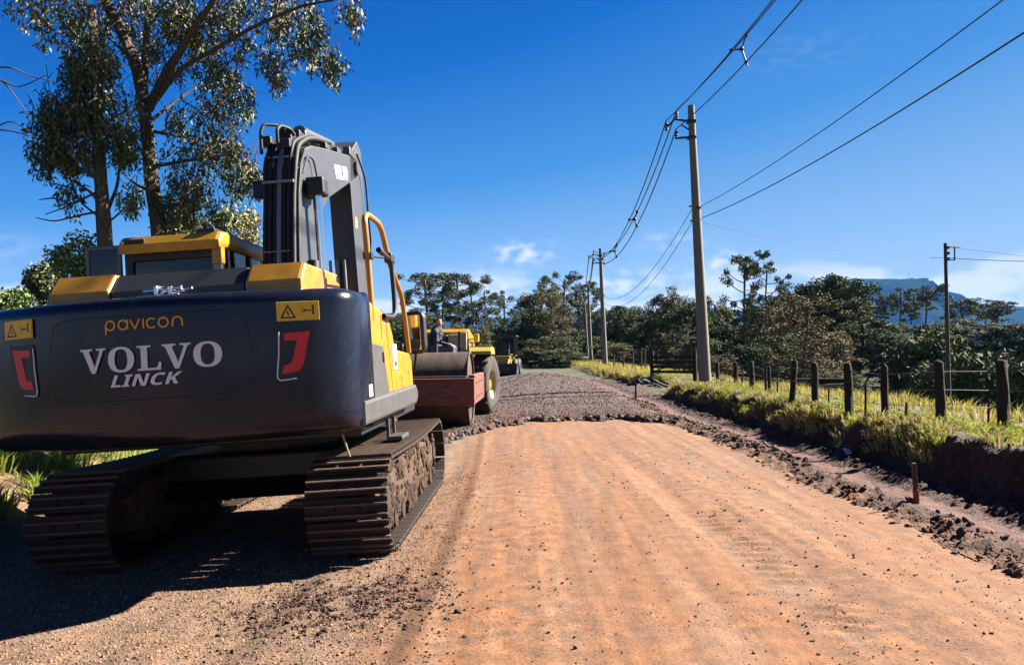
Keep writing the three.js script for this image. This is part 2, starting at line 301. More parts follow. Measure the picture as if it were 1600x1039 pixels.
// a far tree, 14 m tall with its base at the origin
function treeGeo(style, seed) {
  const r = mulberry(seed), wood = [], leaves = [], H = 14;
  const bend = V((r() - .5) * 1.2, 0, (r() - .5) * 1.2), trunkAt = (t) => V(bend.x * t * t + .25 * Math.sin(t * 5 + seed), t * H, bend.z * t * t);
  const S = {
    euca: { t0: .40, n: 22, reach: 3.0, rad: .85, per: 180, pal: 'euca', tr: .16, top: .96, L: .24, flat: .55, up: .55 },
    bushy: { t0: .03, n: 58, reach: 4.2, rad: 1.2, per: 330, pal: 'dark', tr: .22, top: .92, L: .27, flat: .8, up: .35 },
    wispy: { t0: .06, n: 46, reach: 3.3, rad: .85, per: 190, pal: 'brown', tr: .14, top: .95, L: .22, flat: .7, up: .5 },
    olive: { t0: .04, n: 44, reach: 3.6, rad: 1.1, per: 300, pal: 'olive', tr: .2, top: .93, L: .26, flat: .75, up: .4 },
    umbrella: { t0: .66, n: 15, reach: 2.5, rad: .85, per: 190, pal: 'euca', tr: .13, top: .97, L: .24, flat: .42, up: .3 },
  }[style];
  wood.push(tube([0, .25, .5, .75, 1].map(t => trunkAt(t * S.top)), S.tr, 10, 6));
  for (let i = 0; i < S.n; i++) {
    const t = lerp(S.t0, S.top, (i + .5) / S.n), b = trunkAt(t), ang = i * 2.4 + r() * .9;
    const prof = style === 'euca' ? .55 + .6 * Math.sin(Math.PI * (t - .3)) : style === 'umbrella' ? .6 + .4 * r() : Math.sqrt(Math.max(.06, 1 - ((t - .45) / .56) ** 2));
    const reach = S.reach * prof * (.45 + .75 * r()); const e = b.clone().add(V(Math.cos(ang) * reach, reach * S.up * (r() * 1.4 - .1) - (style === 'bushy' ? .3 : 0), Math.sin(ang) * reach));
    if (e.y > H) e.y = H - r(); if (e.y < .6) e.y = .6;
    const mid = b.clone().lerp(e, .5).add(V(0, -.15 * reach * .5, 0));
    wood.push(tube([b, mid, e], .055, 5, 4));
    const k = 1 + ((r() * 3) | 0);
    for (let q = 0; q < k; q++) clumpLeaves(leaves, r, e.clone().add(rdir(r).multiplyScalar(q ? S.rad * .95 : 0)), S.rad * (.55 + .65 * r()), (S.per / 1.6) | 0, S.L, S.L * .42, PAL[S.pal], .25, S.flat);
  }
  return { wood: merge(wood), leaves: leafGeo(leaves) };
}
const treeCache = {};
function treeProto(style, k) { const key = style + k; return treeCache[key] ||= treeGeo(style, 100 + k * 37 + style.length * 1001 + style.charCodeAt(0)); }
const TREES = {
  euca: ['slender_tree', 'tall slender tree with open feathery crown', 'slender trees'],
  bushy: ['leafy_tree', 'dense rounded dark green tree', 'dense dark trees'],
  wispy: ['brown_tree', 'wispy brownish tree with thin foliage', 'brownish trees'],
  olive: ['olive_green_tree', 'broad olive green tree', 'olive green trees'],
  umbrella: ['flat_topped_tree', 'thin tree with flat tufted crown', 'flat topped trees'],
};
const zone = (px) => px < 600 ? 'far behind the excavator' : px < 765 ? 'far behind the roller' : px < 930 ? 'beyond the end of the stone layer' : px < 1030 ? 'behind the second concrete pole' : px < 1140 ? 'behind the gate and tall concrete pole' : px < 1340 ? 'behind the smaller fence posts' : px < 1475 ? 'below the flat mountain' : 'behind the wide thicket';
let treeN = 0;
function farTree(style, px, topY, w, d, label) {
  const top = at(px, topY, d), y0 = landH(top.x, d) - .1, h = top.y - y0, G = treeProto(style, treeN++ % 4);
  const [name, lab, group] = TREES[style], t = thing(name, label || lab + ' ' + zone(px), 'tree', V(top.x, y0, -d), label ? null : group + ' ' + zone(px));
  mesh('trunk', G.wood, M.barkFar, t); mesh('crown', G.leaves, LEAF.far, t);
  const base = { euca: 6.4, bushy: 8.6, wispy: 7, olive: 8, umbrella: 5.6 }[style];
  const sw = 1.22 * (w / F * d) / base, s = h / 14; t.scale.set(sw, s, sw); t.rotation.y = treeN * 1.7; return t;
}
const far = [
  ['euca', 668, 432, 62, 112], ['euca', 690, 424, 56, 118], ['euca', 718, 430, 56, 115], ['euca', 738, 440, 44, 120], ['euca', 757, 452, 40, 118], ['euca', 786, 459, 38, 125], ['bushy', 655, 495, 60, 95], ['bushy', 612, 488, 70, 100], ['bushy', 570, 480, 70, 105], ['olive', 700, 508, 50, 90],
  ['olive', 742, 512, 50, 84], ['bushy', 790, 520, 60, 92], ['bushy', 775, 505, 44, 105], ['olive', 845, 446, 66, 100], ['wispy', 866, 462, 52, 92], ['euca', 880, 431, 46, 108], ['wispy', 905, 447, 44, 140], ['euca', 912, 440, 40, 142], ['bushy', 826, 488, 52, 94], ['bushy', 870, 525, 62, 84], ['bushy', 905, 515, 56, 136], ['olive', 835, 540, 46, 82],
  ['bushy', 950, 486, 60, 140], ['bushy', 985, 476, 58, 108], ['bushy', 1012, 500, 62, 90], ['olive', 965, 535, 62, 78], ['wispy', 1005, 545, 60, 70], ['olive', 1045, 455, 56, 84], ['bushy', 1072, 470, 60, 80], ['olive', 1120, 468, 56, 88], ['wispy', 1048, 520, 58, 70], ['bushy', 1090, 525, 60, 66],
  ['bushy', 1135, 500, 52, 84], ['wispy', 1200, 478, 62, 74], ['wispy', 1252, 462, 92, 60], ['bushy', 1290, 430, 90, 96], ['olive', 1318, 436, 60, 94], ['bushy', 1268, 436, 70, 98], ['olive', 1245, 446, 76, 100], ['olive', 1325, 462, 80, 92], ['bushy', 1215, 520, 64, 66], ['bushy', 1165, 535, 56, 64], ['wispy', 1300, 520, 66, 64], ['bushy', 1345, 500, 80, 84], ['bushy', 1395, 520, 60, 82],
  ['umbrella', 1362, 460, 34, 130], ['umbrella', 1384, 466, 28, 128], ['umbrella', 1403, 452, 36, 132], ['umbrella', 1446, 448, 46, 134], ['umbrella', 1425, 470, 26, 126], ['umbrella', 1502, 466, 56, 120], ['umbrella', 1536, 470, 40, 124], ['umbrella', 1556, 474, 44, 118], ['olive', 1480, 500, 80, 112], ['bushy', 1540, 508, 90, 108], ['bushy', 1592, 505, 74, 104], ['bushy', 1430, 505, 70, 110], ['bushy', 1650, 495, 90, 104], ['olive', 1720, 480, 100, 106],
  ['bushy', 880, 545, 60, 78], ['bushy', 935, 535, 50, 138], ['olive', 800, 548, 40, 84], ['bushy', 1260, 545, 70, 72], ['wispy', 1130, 555, 60, 56], ['olive', 1190, 560, 56, 58],
  ['bushy', 520, 478, 90, 108], ['bushy', 450, 470, 90, 110], ['olive', 40, 492, 90, 80], ['bushy', -60, 470, 120, 84], ['olive', 130, 488, 90, 82],
];
for (const a of far) farTree(...a);
farTree('euca', 1160, 402, 52, 74, 'tallest dark tree rising above its neighbours next to the tall concrete pole');
farTree('euca', 1194, 416, 44, 76, 'second tallest dark tree, crown touching the tallest one by the concrete pole');
for (const q of [['bushy', 1058, 466, 74, 88], ['bushy', 1106, 486, 66, 84], ['bushy', 985, 488, 66, 104], ['bushy', 858, 482, 66, 98], ['olive', 1226, 466, 76, 90], ['bushy', 1186, 498, 66, 80], ['bushy', 1350, 588, 70, 56], ['bushy', 1405, 592, 60, 58], ['olive', 1250, 582, 70, 58], ['wispy', 1300, 578, 60, 56], ['bushy', 1210, 575, 60, 60]]) farTree(...q);

// dense bamboo-like clumps below the mountain
function thicket(px, topY, w, d, label, seed) {
  const r = mulberry(seed), top = at(px, topY, d), y0 = landH(top.x, d) - .1, h = top.y - y0, half = w / F * d / 2, L = [], st = [];
  const t = thing('thicket', label, 'thicket', V(top.x, y0, -d));
  for (let i = 0; i < 75; i++) {
    const a = r() * 6.283, q = Math.sqrt(r()), bx = Math.cos(a) * q * half * .6, bz = Math.sin(a) * q * half * .5, hh = h * Math.sqrt(1.02 - .62 * q * q) * (.75 + .25 * r());
    const tip = V(bx + Math.cos(a) * half * .45 * q + (r() - .5), hh, bz + Math.sin(a) * half * .35), arch = tip.clone().add(V(Math.cos(a) * .8, -.5, Math.sin(a) * .8));
    st.push(tube([V(bx, 0, bz), V(bx, hh * .6, bz), tip, arch], .03, 6, 4));
    for (let k = 0; k < 8; k++) { const f = .2 + .8 * r(), c = V(bx, 0, bz).lerp(tip, f); clumpLeaves(L, r, c.add(rdir(r).multiplyScalar(.35)), .55, 24, .42, .06, k < 2 ? PAL.olive : PAL.dark, .5, .8); }
  }
  mesh('stems', st, M.barkFar, t); mesh('foliage', leafGeo(L), LEAF.far, t);
}
thicket(1448, 512, 100, 46, 'tall dark bamboo-like thicket behind the thin wooden pole', 5);
thicket(1530, 548, 190, 42, 'wide low dark thicket mounded behind the last fence posts', 6);

// two tall trees behind the excavator
function limb(pts, r0, r1) { const c = new THREE.CatmullRomCurve3(pts, false, 'catmullrom', .4), n = Math.max(6, pts.length * 5), g = new THREE.TubeGeometry(c, n, 1, 8, false), p = g.attributes.position, q = V(0, 0, 0); const cs = []; for (let i = 0; i <= n; i++) cs.push(c.getPointAt(i / n)); for (let i = 0; i < p.count; i++) { const k = Math.floor(i / 9), s = lerp(r0, r1, k / n) * (1 + .07 * noise2(k * .9, i % 9)); q.fromBufferAttribute(p, i).sub(cs[k]).multiplyScalar(s).add(cs[k]); p.setXYZ(i, q.x, q.y, q.z); } g.computeVertexNormals(); const u = g.attributes.uv; for (let i = 0; i < u.count; i++) u.setXY(i, u.getY(i), u.getX(i)); return g; }
function bigTree(label, d, trunk, limbs, masses, seed, bareTwigs = []) {
  const r = mulberry(seed), P = (x, y, o = 0) => at(x, y, d + o), b0 = P(...trunk[0]); const gy = landH(b0.x, d); 
  const t = thing('tall_tree', label, 'tree', V(b0.x, gy - .1, -d)); const loc = (v) => v.clone().sub(t.position);
  const tp = [V(b0.x + .15, gy - .1, -d), ...trunk.map(q => P(...q))].map(loc); const px = (w) => w / F * d / 2;
  const wood = [limb(tp, px(30), px(13))]; for (const [w0, w1, pts] of limbs) wood.push(limb(pts.map(q => loc(P(...q))), px(w0), px(w1)));
  for (const pts of bareTwigs) wood.push(limb(pts.map(q => loc(P(...q))), px(4), px(1.5)));
  const L = [];
  for (const [x, y, rad, n] of masses) {
    for (let s = 0; s < n * .68; s++) {
      const c = P(x, y, 0).add(V((r() * 2 - 1), (r() * 2 - 1) * .9, (r() * 2 - 1) * 1.5).multiplyScalar(rad / F * d)), cl = loc(c);
      const hang = .35 + .5 * r(), tw = cl.clone().add(V((r() - .5) * .5, -hang, (r() - .5) * .5));
      wood.push(tube([cl.clone().add(V((r() - .5) * .9, .35 + r() * .4, (r() - .5) * .9)), cl, tw], .012, 4, 3));
      const nl = 38 + (r() * 30) | 0, warm = r() < .28;
      for (let i = 0; i < nl; i++) {
        const f = r(), p = cl.clone().lerp(tw, f).add(rdir(r).multiplyScalar(.26 * (1 - .4 * f))); const a = rdir(r); a.y -= 1.1; a.normalize();
        const pal = warm ? [.16, .11, .03] : r() < .5 ? [.06, .105, .022] : [.10, .125, .026], k = .45 + .5 * r();
        L.push([p, a, perp(a, r), .13 + .12 * r(), .022 + .018 * r(), [pal[0] * k, pal[1] * k, pal[2] * k]]);
      }
    }
  }
  mesh('trunk', wood, M.barkA, t); mesh('crown', leafGeo(L), LEAF.near, t); return t;
}
bigTree('tall tree with smooth pale trunk and drooping leaves directly behind the excavator cab', 24,
  [[247, 362], [238, 300], [231, 230], [225, 170], [214, 110], [190, 50], [165, 0], [150, -90], [140, -170]],
  [[16, 5, [[231, 170, 0], [262, 110, -.5], [300, 50, -1], [345, -20, -1.5], [380, -110, -2]]], [14, 5, [[224, 150], [226, 80, .5], [232, 0, 1], [236, -90, 1.4]]], [9, 3, [[236, 165], [280, 110, -1], [330, 80, -2], [400, 40, -3], [470, 10, -3.5], [520, 0, -4]]],
   [7, 2, [[238, 260], [300, 250, -.6], [360, 240, -1]]], [6, 2, [[236, 205], [290, 215, .6], [330, 225, .8]]], [6, 2, [[212, 100], [170, 60, .6], [110, 20, 1]]], [6, 2, [[242, 300], [215, 290], [190, 270]]], [6, 2, [[233, 190], [300, 140, 1.2], [350, 130, 1.6]]], [5, 2, [[243, 330], [290, 315, -1], [330, 300, -1.2]]]],
  [[60, 12, 34, 14], [120, 8, 40, 18], [190, 20, 40, 22], [250, 10, 50, 26], [320, 12, 50, 30], [390, 14, 42, 22], [450, 22, 34, 16], [505, 70, 24, 16], [518, 95, 12, 8], [548, 12, 14, 9], [480, 40, 24, 9], [430, 85, 16, 8], [432, 112, 10, 5], [300, 60, 40, 20], [350, 45, 34, 15], [260, 75, 30, 12], [330, 110, 30, 13], [365, 95, 22, 7], [350, 150, 24, 13], [375, 135, 15, 7], [310, 165, 22, 9], [300, 205, 28, 12], [340, 205, 26, 15], [370, 225, 20, 12], [390, 250, 14, 9], [325, 245, 30, 16], [365, 265, 20, 12], [290, 275, 22, 9], [310, 300, 30, 16], [340, 325, 26, 13], [290, 325, 24, 12], [270, 310, 18, 8], [205, 300, 14, 5], [200, -40, 80, 30], [330, -50, 90, 40], [150, -120, 90, 40], [280, -140, 100, 50], [430, -50, 60, 26], [60, -40, 60, 22]], 71);
bigTree('tall tree with rough brown trunk and drooping leaves beside the raised cab door', 22.5,
  [[164, 400], [160, 330], [155, 260], [152, 190], [150, 120], [146, 60], [142, 10]],
  [[7, 3, [[156, 250], [125, 225, -.4], [95, 210, -.8]]], [6, 2, [[154, 200], [185, 180, .5], [205, 165, .8]]], [7, 3, [[162, 340], [182, 290, .4], [186, 240, .6]]], [5, 2, [[153, 170], [125, 140, .6], [100, 120, .8]]], [6, 2, [[163, 330], [140, 300, -.4], [105, 278, -.8], [95, 268, -1]]]],
  [[140, 45, 24, 12], [120, 65, 20, 11], [160, 70, 24, 13], [115, 105, 22, 13], [145, 110, 28, 18], [110, 140, 24, 14], [160, 145, 28, 18], [100, 170, 22, 13], [130, 180, 30, 18], [75, 190, 22, 13], [90, 215, 28, 18], [70, 225, 18, 10], [160, 205, 30, 18], [190, 205, 22, 13], [120, 225, 26, 14], [200, 225, 18, 9], [90, 250, 20, 9], [185, 175, 20, 10], [110, 300, 14, 5], [205, 295, 12, 4]], 72,
  [[[160, 330], [130, 335], [85, 345], [55, 340]], [[150, 300], [110, 320], [70, 335]], [[162, 345], [130, 320], [110, 295], [75, 285]], [[110, 320], [85, 310], [60, 312]], [[165, 350], [190, 330], [205, 318]]]);
{
  const r = mulberry(5), d = 20, t = thing('bare_tree', 'leafless tree with thin twigs reaching in beside the tall trees', 'tree', V(at(-170, 400, d).x, landH(at(-170, 400, d).x, d) - .1, -d)), loc = (x, y, o = 0) => at(x, y, d + o).sub(t.position), w = [];
  const px = (k) => k / F * d / 2;
  w.push(limb([V(0, 0, 0), loc(-165, 380), loc(-150, 250), loc(-155, 150), loc(-165, 40)], px(20), px(8)));
  for (const [a, pts] of [[7, [[-150, 260], [-80, 215], [0, 203], [58, 215]]], [5, [[-154, 170], [-60, 110], [0, 125], [40, 175], [48, 190]]], [4, [[-60, 110], [10, 105], [45, 118], [85, 128]]], [3, [[0, 125], [30, 135], [70, 118]]], [3, [[-20, 205], [15, 190], [45, 205]]], [6, [[-152, 210], [-210, 130], [-260, 60]]], [6, [[-160, 100], [-120, 40], [-90, -30]]]]) w.push(limb(pts.map(q => loc(...q)), px(a), px(1.2)));
  mesh('trunk', w, M.barkFar, t);
}
// shrubs by the trunks
function shrub(px, py, w, h, d, pal, label, seed) {
  const r = mulberry(seed), c = at(px, py, d), y0 = landH(c.x, d) - .05, t = thing('shrub', label, 'shrub', V(c.x, y0, -d)), L = [], st = [], W = w / F * d / 2, Hc = c.y - y0, Hh = h / F * d / 2;
  for (let i = 0; i < 46; i++) { const o = rdir(r); const p = V(o.x * W * (.4 + .6 * r()), Hc + o.y * Hh * (.5 + .5 * r()), o.z * W * .8); if (p.y < .3) p.y = .3; st.push(tube([V(o.x * .1, 0, o.z * .1), V(p.x * .4, p.y * .6, p.z * .4), p], .012, 5, 4)); clumpLeaves(L, r, p, .34, 62, .12, .035, pal, .2, .8); }
  mesh('stems', st, M.barkFar, t); mesh('foliage', leafGeo(L), LEAF.near, t);
}
shrub(125, 405, 90, 80, 23, PAL.fresh, 'green leafy shrub at the foot of the rough brown trunk', 31);
shrub(365, 362, 90, 70, 25, PAL.gold, 'yellow green shrub between excavator cab and boom', 32);
shrub(290, 370, 90, 60, 26, PAL.olive, 'olive shrub at the foot of the pale trunk', 33);
shrub(15, 482, 60, 50, 21, PAL.fresh, 'low light green shrub beyond the warning sticker end of the counterweight', 34);
shrub(70, 440, 50, 50, 24, PAL.dark, 'small dark shrub beside the green leafy shrub', 35);

// ------------------------------------------------------------------ grass
function tuftGeo(seed, blades, h, spread, pal) {
  const r = mulberry(seed), pos = [], col = [];
  for (let i = 0; i < blades; i++) {
    const a = r() * 6.283, q = spread * Math.sqrt(r()) * .5, b = V(Math.cos(a) * q, 0, Math.sin(a) * q), hh = h * (.45 + .75 * r()), lean = V(Math.cos(a + r() - .5), 0, Math.sin(a + r() - .5)).multiplyScalar(hh * (.25 + .6 * r()));
    const m = b.clone().add(V(lean.x * .35, hh * .62, lean.z * .35)), e = b.clone().add(V(lean.x, hh * (.8 + .2 * r()), lean.z)), s = V(-Math.sin(a * 3.7), 0, Math.cos(a * 3.7)).multiplyScalar(.005 + .005 * r());
    const c = pal[(r() * pal.length) | 0], k = (.7 + .6 * r()) * .8, cc = [c[0] * k, c[1] * k, c[2] * k];
    for (const v of [b.clone().sub(s), b.clone().add(s), m.clone().add(s), b.clone().sub(s), m.clone().add(s), m.clone().sub(s), m.clone().sub(s), m.clone().add(s), e]) { pos.push(v.x, v.y, v.z); col.push(...cc); }
  }
  const g = new THREE.BufferGeometry(); g.setAttribute('position', new THREE.Float32BufferAttribute(pos, 3)); g.setAttribute('color', new THREE.Float32BufferAttribute(col, 3)); g.computeVertexNormals(); return g;
}
const GRASS = { sunny: [[.50, .41, .025], [.56, .43, .03], [.50, .36, .05], [.38, .37, .025]], green: [[.16, .30, .02], [.22, .34, .02], [.30, .36, .03], [.36, .34, .05]], straw: [[.34, .26, .11], [.30, .22, .09], [.2, .2, .05]] };
function grassPatch(name, label, geo, n, seed, place) {
  const r = mulberry(seed), ms = [], o = new THREE.Object3D();
  for (let i = 0; i < n * 4 && ms.length < n; i++) { const p = place(r); if (!p) continue; o.position.set(p[0], p[1] - .015, -p[2]); o.rotation.set((r() - .5) * .2, r() * 6.28, (r() - .5) * .2); const s = p[3] * (.7 + .6 * r()); o.scale.set(s, s * (.8 + .4 * r()), s); o.updateMatrix(); ms.push(o.matrix.clone()); }
  const m = new THREE.InstancedMesh(geo, LEAF.soft, ms.length); ms.forEach((x, i) => m.setMatrixAt(i, x)); m.name = numbered(name); m.castShadow = m.receiveShadow = true; scene.add(m); return tag(m, label, 'grass', null, 'stuff');
}
const bankX = (d) => 5.08 + .16 * noise2(d * .5, 13) + smooth(20, 45, d) * .9;
const bankPlace = (lo, hi, sc0) => (r) => { let sc = sc0; const d = 5.5 + 62 * Math.pow(r(), 1.5), x = bankX(d) + lo + (hi - lo) * r(); if (bankGap(d) < .6) return null; if (fbm(x * .8, d * .55, 3) < -.12) return null; if (x > 6.1) sc *= .72; return [x, x < 6.1 && d < 46 ? vergeH(x, d) : landH(x, d), d, sc * (d > 30 ? 1.5 : 1)]; };
grassPatch('bank_grass', 'yellow green tufted grass along the roadside bank by the fence', tuftGeo(1, 52, .17, .36, [...GRASS.sunny, ...GRASS.green.slice(2)]), 3000, 81, bankPlace(.22, 2.2, .5));
grassPatch('bank_grass', 'fresh green grass tufts mixed into the roadside bank', tuftGeo(2, 44, .17, .3, GRASS.green), 1000, 82, bankPlace(.2, 2.2, .56));
grassPatch('bank_grass', 'dry straw grass on the crumbling edge of the roadside bank', tuftGeo(3, 26, .16, .22, GRASS.straw), 700, 83, bankPlace(.08, .7, 1));
{ const r = mulberry(77), L = []; clumpLeaves(L, r, V(0, .06, 0), .16, 90, .045, .011, [[.14, .19, .025], [.22, .22, .025], [.26, .23, .03], [.10, .14, .025]], -.3, .5);
  grassPatch('bank_weeds', 'leafy low weeds dotted over the roadside bank', leafGeo(L), 700, 87, bankPlace(.1, 2.2, 1.0)); }
grassPatch('field_grass', 'rough pale grass in the field behind the fence posts', tuftGeo(4, 34, .3, .5, [...GRASS.sunny, ...GRASS.straw]), 600, 84, (r) => { const d = 10 + 30 * r(), x = 7.4 + 5 * r(); return [x, landH(x, d), d, .8]; });
grassPatch('shoulder_grass', 'bright green and straw grass on the bank beyond the excavator tracks', tuftGeo(5, 44, .3, .36, GRASS.green), 1300, 85, (r) => { const d = 6 + 16 * r(), x = -5.35 - 3.2 * r(); if (fbm(x * .7, d * .6, 3) < -.18) return null; return [x, landH(x, d), d, 1]; });
grassPatch('far_verge_grass', 'yellow grass at the far end of the stone layer', tuftGeo(6, 40, .34, .8, [...GRASS.sunny, ...GRASS.straw]), 700, 86, (r) => { const d = 40 + 42 * r(), L = r() < .4, x = L ? -5 - 4 * r() : 5.9 + 3.6 * r(); return [x, landH(x, d), d, 1.0]; });

// ------------------------------------------------------------------ stones, gravel, clods
function rockGeo(seed, det = 1) { const g = new THREE.IcosahedronGeometry(1, det), p = g.attributes.position, v = V(0, 0, 0); for (let i = 0; i < p.count; i++) { v.fromBufferAttribute(p, i); const k = 1 + .32 * noise3(v.x * 1.3 + seed, v.y * 1.3, v.z * 1.3) + .1 * noise3(v.x * 3 + seed, v.y * 3, v.z * 3); p.setXYZ(i, v.x * k, v.y * k * .72, v.z * k); } g.computeVertexNormals(); return g; }
const rocks = [1, 2, 3, 4, 5, 6].map(s => rockGeo(s * 7.7));
{
  const r = mulberry(301); let n = 0;
  const put = (x, d, s, lab, group) => { const m = mesh('stone', rocks[n % 6], [M.stone, M.stone, M.stonePale, M.stoneDark, M.clod][(r() * 5) | 0]); m.position.set(x, topH(x, d) + s * .25, -d); m.rotation.set(r() * .6, r() * 6.28, r() * .6); m.scale.set(s * (.8 + .5 * r()), s * (.8 + .4 * r()), s * (.8 + .4 * r())); tag(m, lab, 'stone', group); n++; };
  for (let i = 0; i < 175; i++) { const x = lerp(-2.0, 3.6, i / 175) + (r() - .5) * .06, d = layerEdge(x) + .16 - .42 * r() * r(); put(x, d, .03 + .07 * r() * r() + (r() < .1 ? .035 : 0), 'rough brown stone on the broken front edge of the crushed stone layer', 'stones along the edge of the stone layer'); }
  for (let i = 0; i < 70; i++) { const d = 12.5 + 6.5 * r(), x = roadRight(d) + .05 + .7 * r(); put(x, d, .03 + .05 * r() * r(), 'rough stone spilled at the road margin near the end of the stone layer', 'stones spilled at the road margin'); }
}
function scatter(name, label, geo, mat, n, seed, place, kind = 'stuff', cat = 'gravel') {
  const r = mulberry(seed), o = new THREE.Object3D(), m = new THREE.InstancedMesh(geo, mat, n); let k = 0; const c = new THREE.Color();
  for (let i = 0; i < n * 5 && k < n; i++) { const p = place(r); if (!p) continue; o.position.set(p[0], p[1], -p[2]); o.rotation.set(r() * 6, r() * 6, r() * 6); o.scale.set(p[3] * (.7 + .6 * r()), p[3] * (.6 + .5 * r()), p[3] * (.7 + .6 * r())); o.updateMatrix(); m.setMatrixAt(k, o.matrix); const q = .6 + .8 * r(); m.setColorAt(k, c.setRGB(q, q, q)); k++; }
  m.count = k; m.name = numbered(name); m.castShadow = m.receiveShadow = true; scene.add(m); return tag(m, label, cat, null, kind);
}
const peb = rockGeo(91, 0);
scatter('gravel', 'loose tan gravel on the shoulder around the excavator shadow', peb, std([.47, .28, .165], 1), 70000, 401, (r) => { const d = 3.4 + 7.5 * Math.pow(r(), 1.6), x = -.45 - 5 * r(); const e = -.62 + .35 * noise2(d * .8, 3) + .25 * noise2(d * 3, 5); if (x > e && r() > .12) return null; if (fbm(x * 1.2, d * 1.2, 3) < -.5) return null; const s = .003 + .007 * r() * r() + (r() < .02 ? .008 * r() : 0); return [x, roadH(x, d) + s * .2, d, s]; });
scatter('dark_gravel', 'dark stone chips and crumbs scattered on the shoulder', peb, std([.16, .095, .065], 1), 5000, 402, (r) => { const d = 3.4 + 7 * Math.pow(r(), 1.5), x = -.35 - 4.6 * r(); const s = .004 + .010 * r() * r(); return [x, roadH(x, d) + s * .2, d, s]; });
scatter('crumbs', 'small dark soil crumbs scattered over the orange dirt road', peb, M.clod, 2600, 403, (r) => { const d = 3.3 + 10 * Math.pow(r(), 2.2), x = -1 + 4.3 * r(); if (fbm(x * .9 + 3, d * .8, 3) < -.02 && r() > .15) return null; const s = .0025 + .013 * r() ** 7; return [x, roadH(x, d) + s * .3, d, s]; });
scatter('crumbs', 'patch of dark broken soil behind the excavator track', peb, M.clod, 1500, 404, (r) => { const a = r() * 6.28, q = Math.sqrt(-2 * Math.log(r() + 1e-6)), x = -1.2 + .36 * q * Math.cos(a), d = 5.25 + .3 * q * Math.sin(a); if (fbm(x * 5, d * 5, 3) < -.05) return null; const s = .006 + .014 * r() * r(); return [x, roadH(x, d) + s * .3, d, s]; });
scatter('soil_clods', 'lumpy dark soil clods heaped along the road margin', rockGeo(55, 1), std([.14, .055, .033], 1), 3600, 405, (r) => { const d = 4 + 22 * Math.pow(r(), 1.4), w = r() < .6 ? .02 + .68 * r() : 1.15 + .8 * r(), x = roadRight(d) + w; if (fbm(x * 1.5, d * 1.1, 3) < .02 && r() > .2) return null; const s = .008 + .036 * r() ** 4; return [x, vergeH(x, d) + s * .25, d, s]; }, 'stuff', 'soil');
scatter('crushed_stone', 'small crushed stones over the raised road layer', peb, std([.20, .115, .092], 1), 16000, 406, (r) => { const x = -4 + 7.7 * r(), d = layerEdge(x) + .05 + 22 * r() ** 2.2; const s = (.009 + .014 * r() ** 2) * (d > 22 ? 1.3 : 1); return [x, layerH(x, d) + s * .2, d, s]; });

scatter('pale_gravel', 'fine pale grit pressed into the orange dirt road', peb, std([.47, .23, .11], 1), 9000, 407, (r) => { const d = 3.3 + 9 * Math.pow(r(), 1.8), x = -1 + 4.6 * r(); if (fbm(x * 1.1 + 9, d * .7, 3) < -.1) return null; const s = .0025 + .006 * r() ** 4; return [x, roadH(x, d), d, s]; });

// ------------------------------------------------------------------ poles, cables, fence
const pole = (px, py, tx, ty, d, r0, r1, label, mat = M.concrete) => {
  const b = at(px, py, d); b.y = landH(b.x, d) - .3; const top = at(tx, ty, d), t = thing('utility_pole', label, 'pole', b), tl = top.clone().sub(b);
  mesh('shaft', [bar(V(0, 0, 0), tl, r0, r1, 20)], mat, t); return { t, b, top, tl };
};
const P1 = pole(1103, 596, 1080, 165, 29, .24, .125, 'tall round concrete utility pole on the grassy bank'), P2 = pole(946, 580, 938, 388, 64, .24, .13, 'second concrete utility pole down the road, standing alone in yellow grass');
const P3 = pole(924, 577, 919, 447, 95, .24, .13, 'third concrete utility pole beside the curve'), P4 = pole(919, 576, 914, 478, 128, .24, .13, 'farthest concrete utility pole just past the third one');
const P0 = (() => { const b = V(7.15, landH(7.15, -8), 8), t = thing('utility_pole', 'concrete utility pole on the bank behind the viewpoint', 'pole', b); mesh('shaft', [bar(V(0, -.3, 0), V(-.45, 10.7, 0), .24, .125, 20)], M.concrete, t); return { t, b, top: V(6.7, b.y + 10.7, 8), tl: V(-.45, 10.7, 0) }; })();
function poleHead(P, s = 1) {
  const q = P.tl, o = (x, y, z) => V(q.x + x, q.y + y, q.z + z);
  mesh('bracket', [bar(o(-.05, -.62, 0), o(-.62, -.5, 0), .045), bar(o(-.05, -.95, 0), o(-.40, -.72, 0), .03), bar(o(-.05, -1.22, .02), o(-.62, -1.24, .02), .045), bar(o(-.62, -.5, 0), o(-.98, -.86, 0), .035), box(q.x - .16, q.x + .16, q.y - .68, q.y - .56, q.z - .16, q.z + .16, .02), box(q.x - .16, q.x + .16, q.y - 1.28, q.y - 1.18, q.z - .16, q.z + .16, .02)], M.cable, P.t);
  for (const [x, y] of [[-.55, -.42], [-.95, -.82], [-.58, -1.14]]) { const pts = []; for (let k = 0; k <= 16; k++) { const f = k / 16; pts.push(new THREE.Vector2(.03 + .05 * (.5 + .5 * Math.sin(f * 18)), f * .3)); } mesh('insulator', [new THREE.LatheGeometry(pts, 12).translate(q.x + x, q.y + y - .12, q.z)], M.porcelain, P.t); }
  mesh('low_bracket', [box(q.x - .02 + .07, q.x + .24, q.y - 3.98, q.y - 3.9, -.2, .2, .01), bar(V(q.x * .65 - .28, q.y - 3.85, 0), V(q.x * .65 + .2, q.y - 3.85, 0), .03), bar(V(q.x * .65 - .25, q.y - 4.4, 0), V(q.x * .65 + .2, q.y - 4.4, 0), .03)], M.cable, P.t);
}
[P1, P2, P3, P4, P0].forEach((P, i) => poleHead(P));
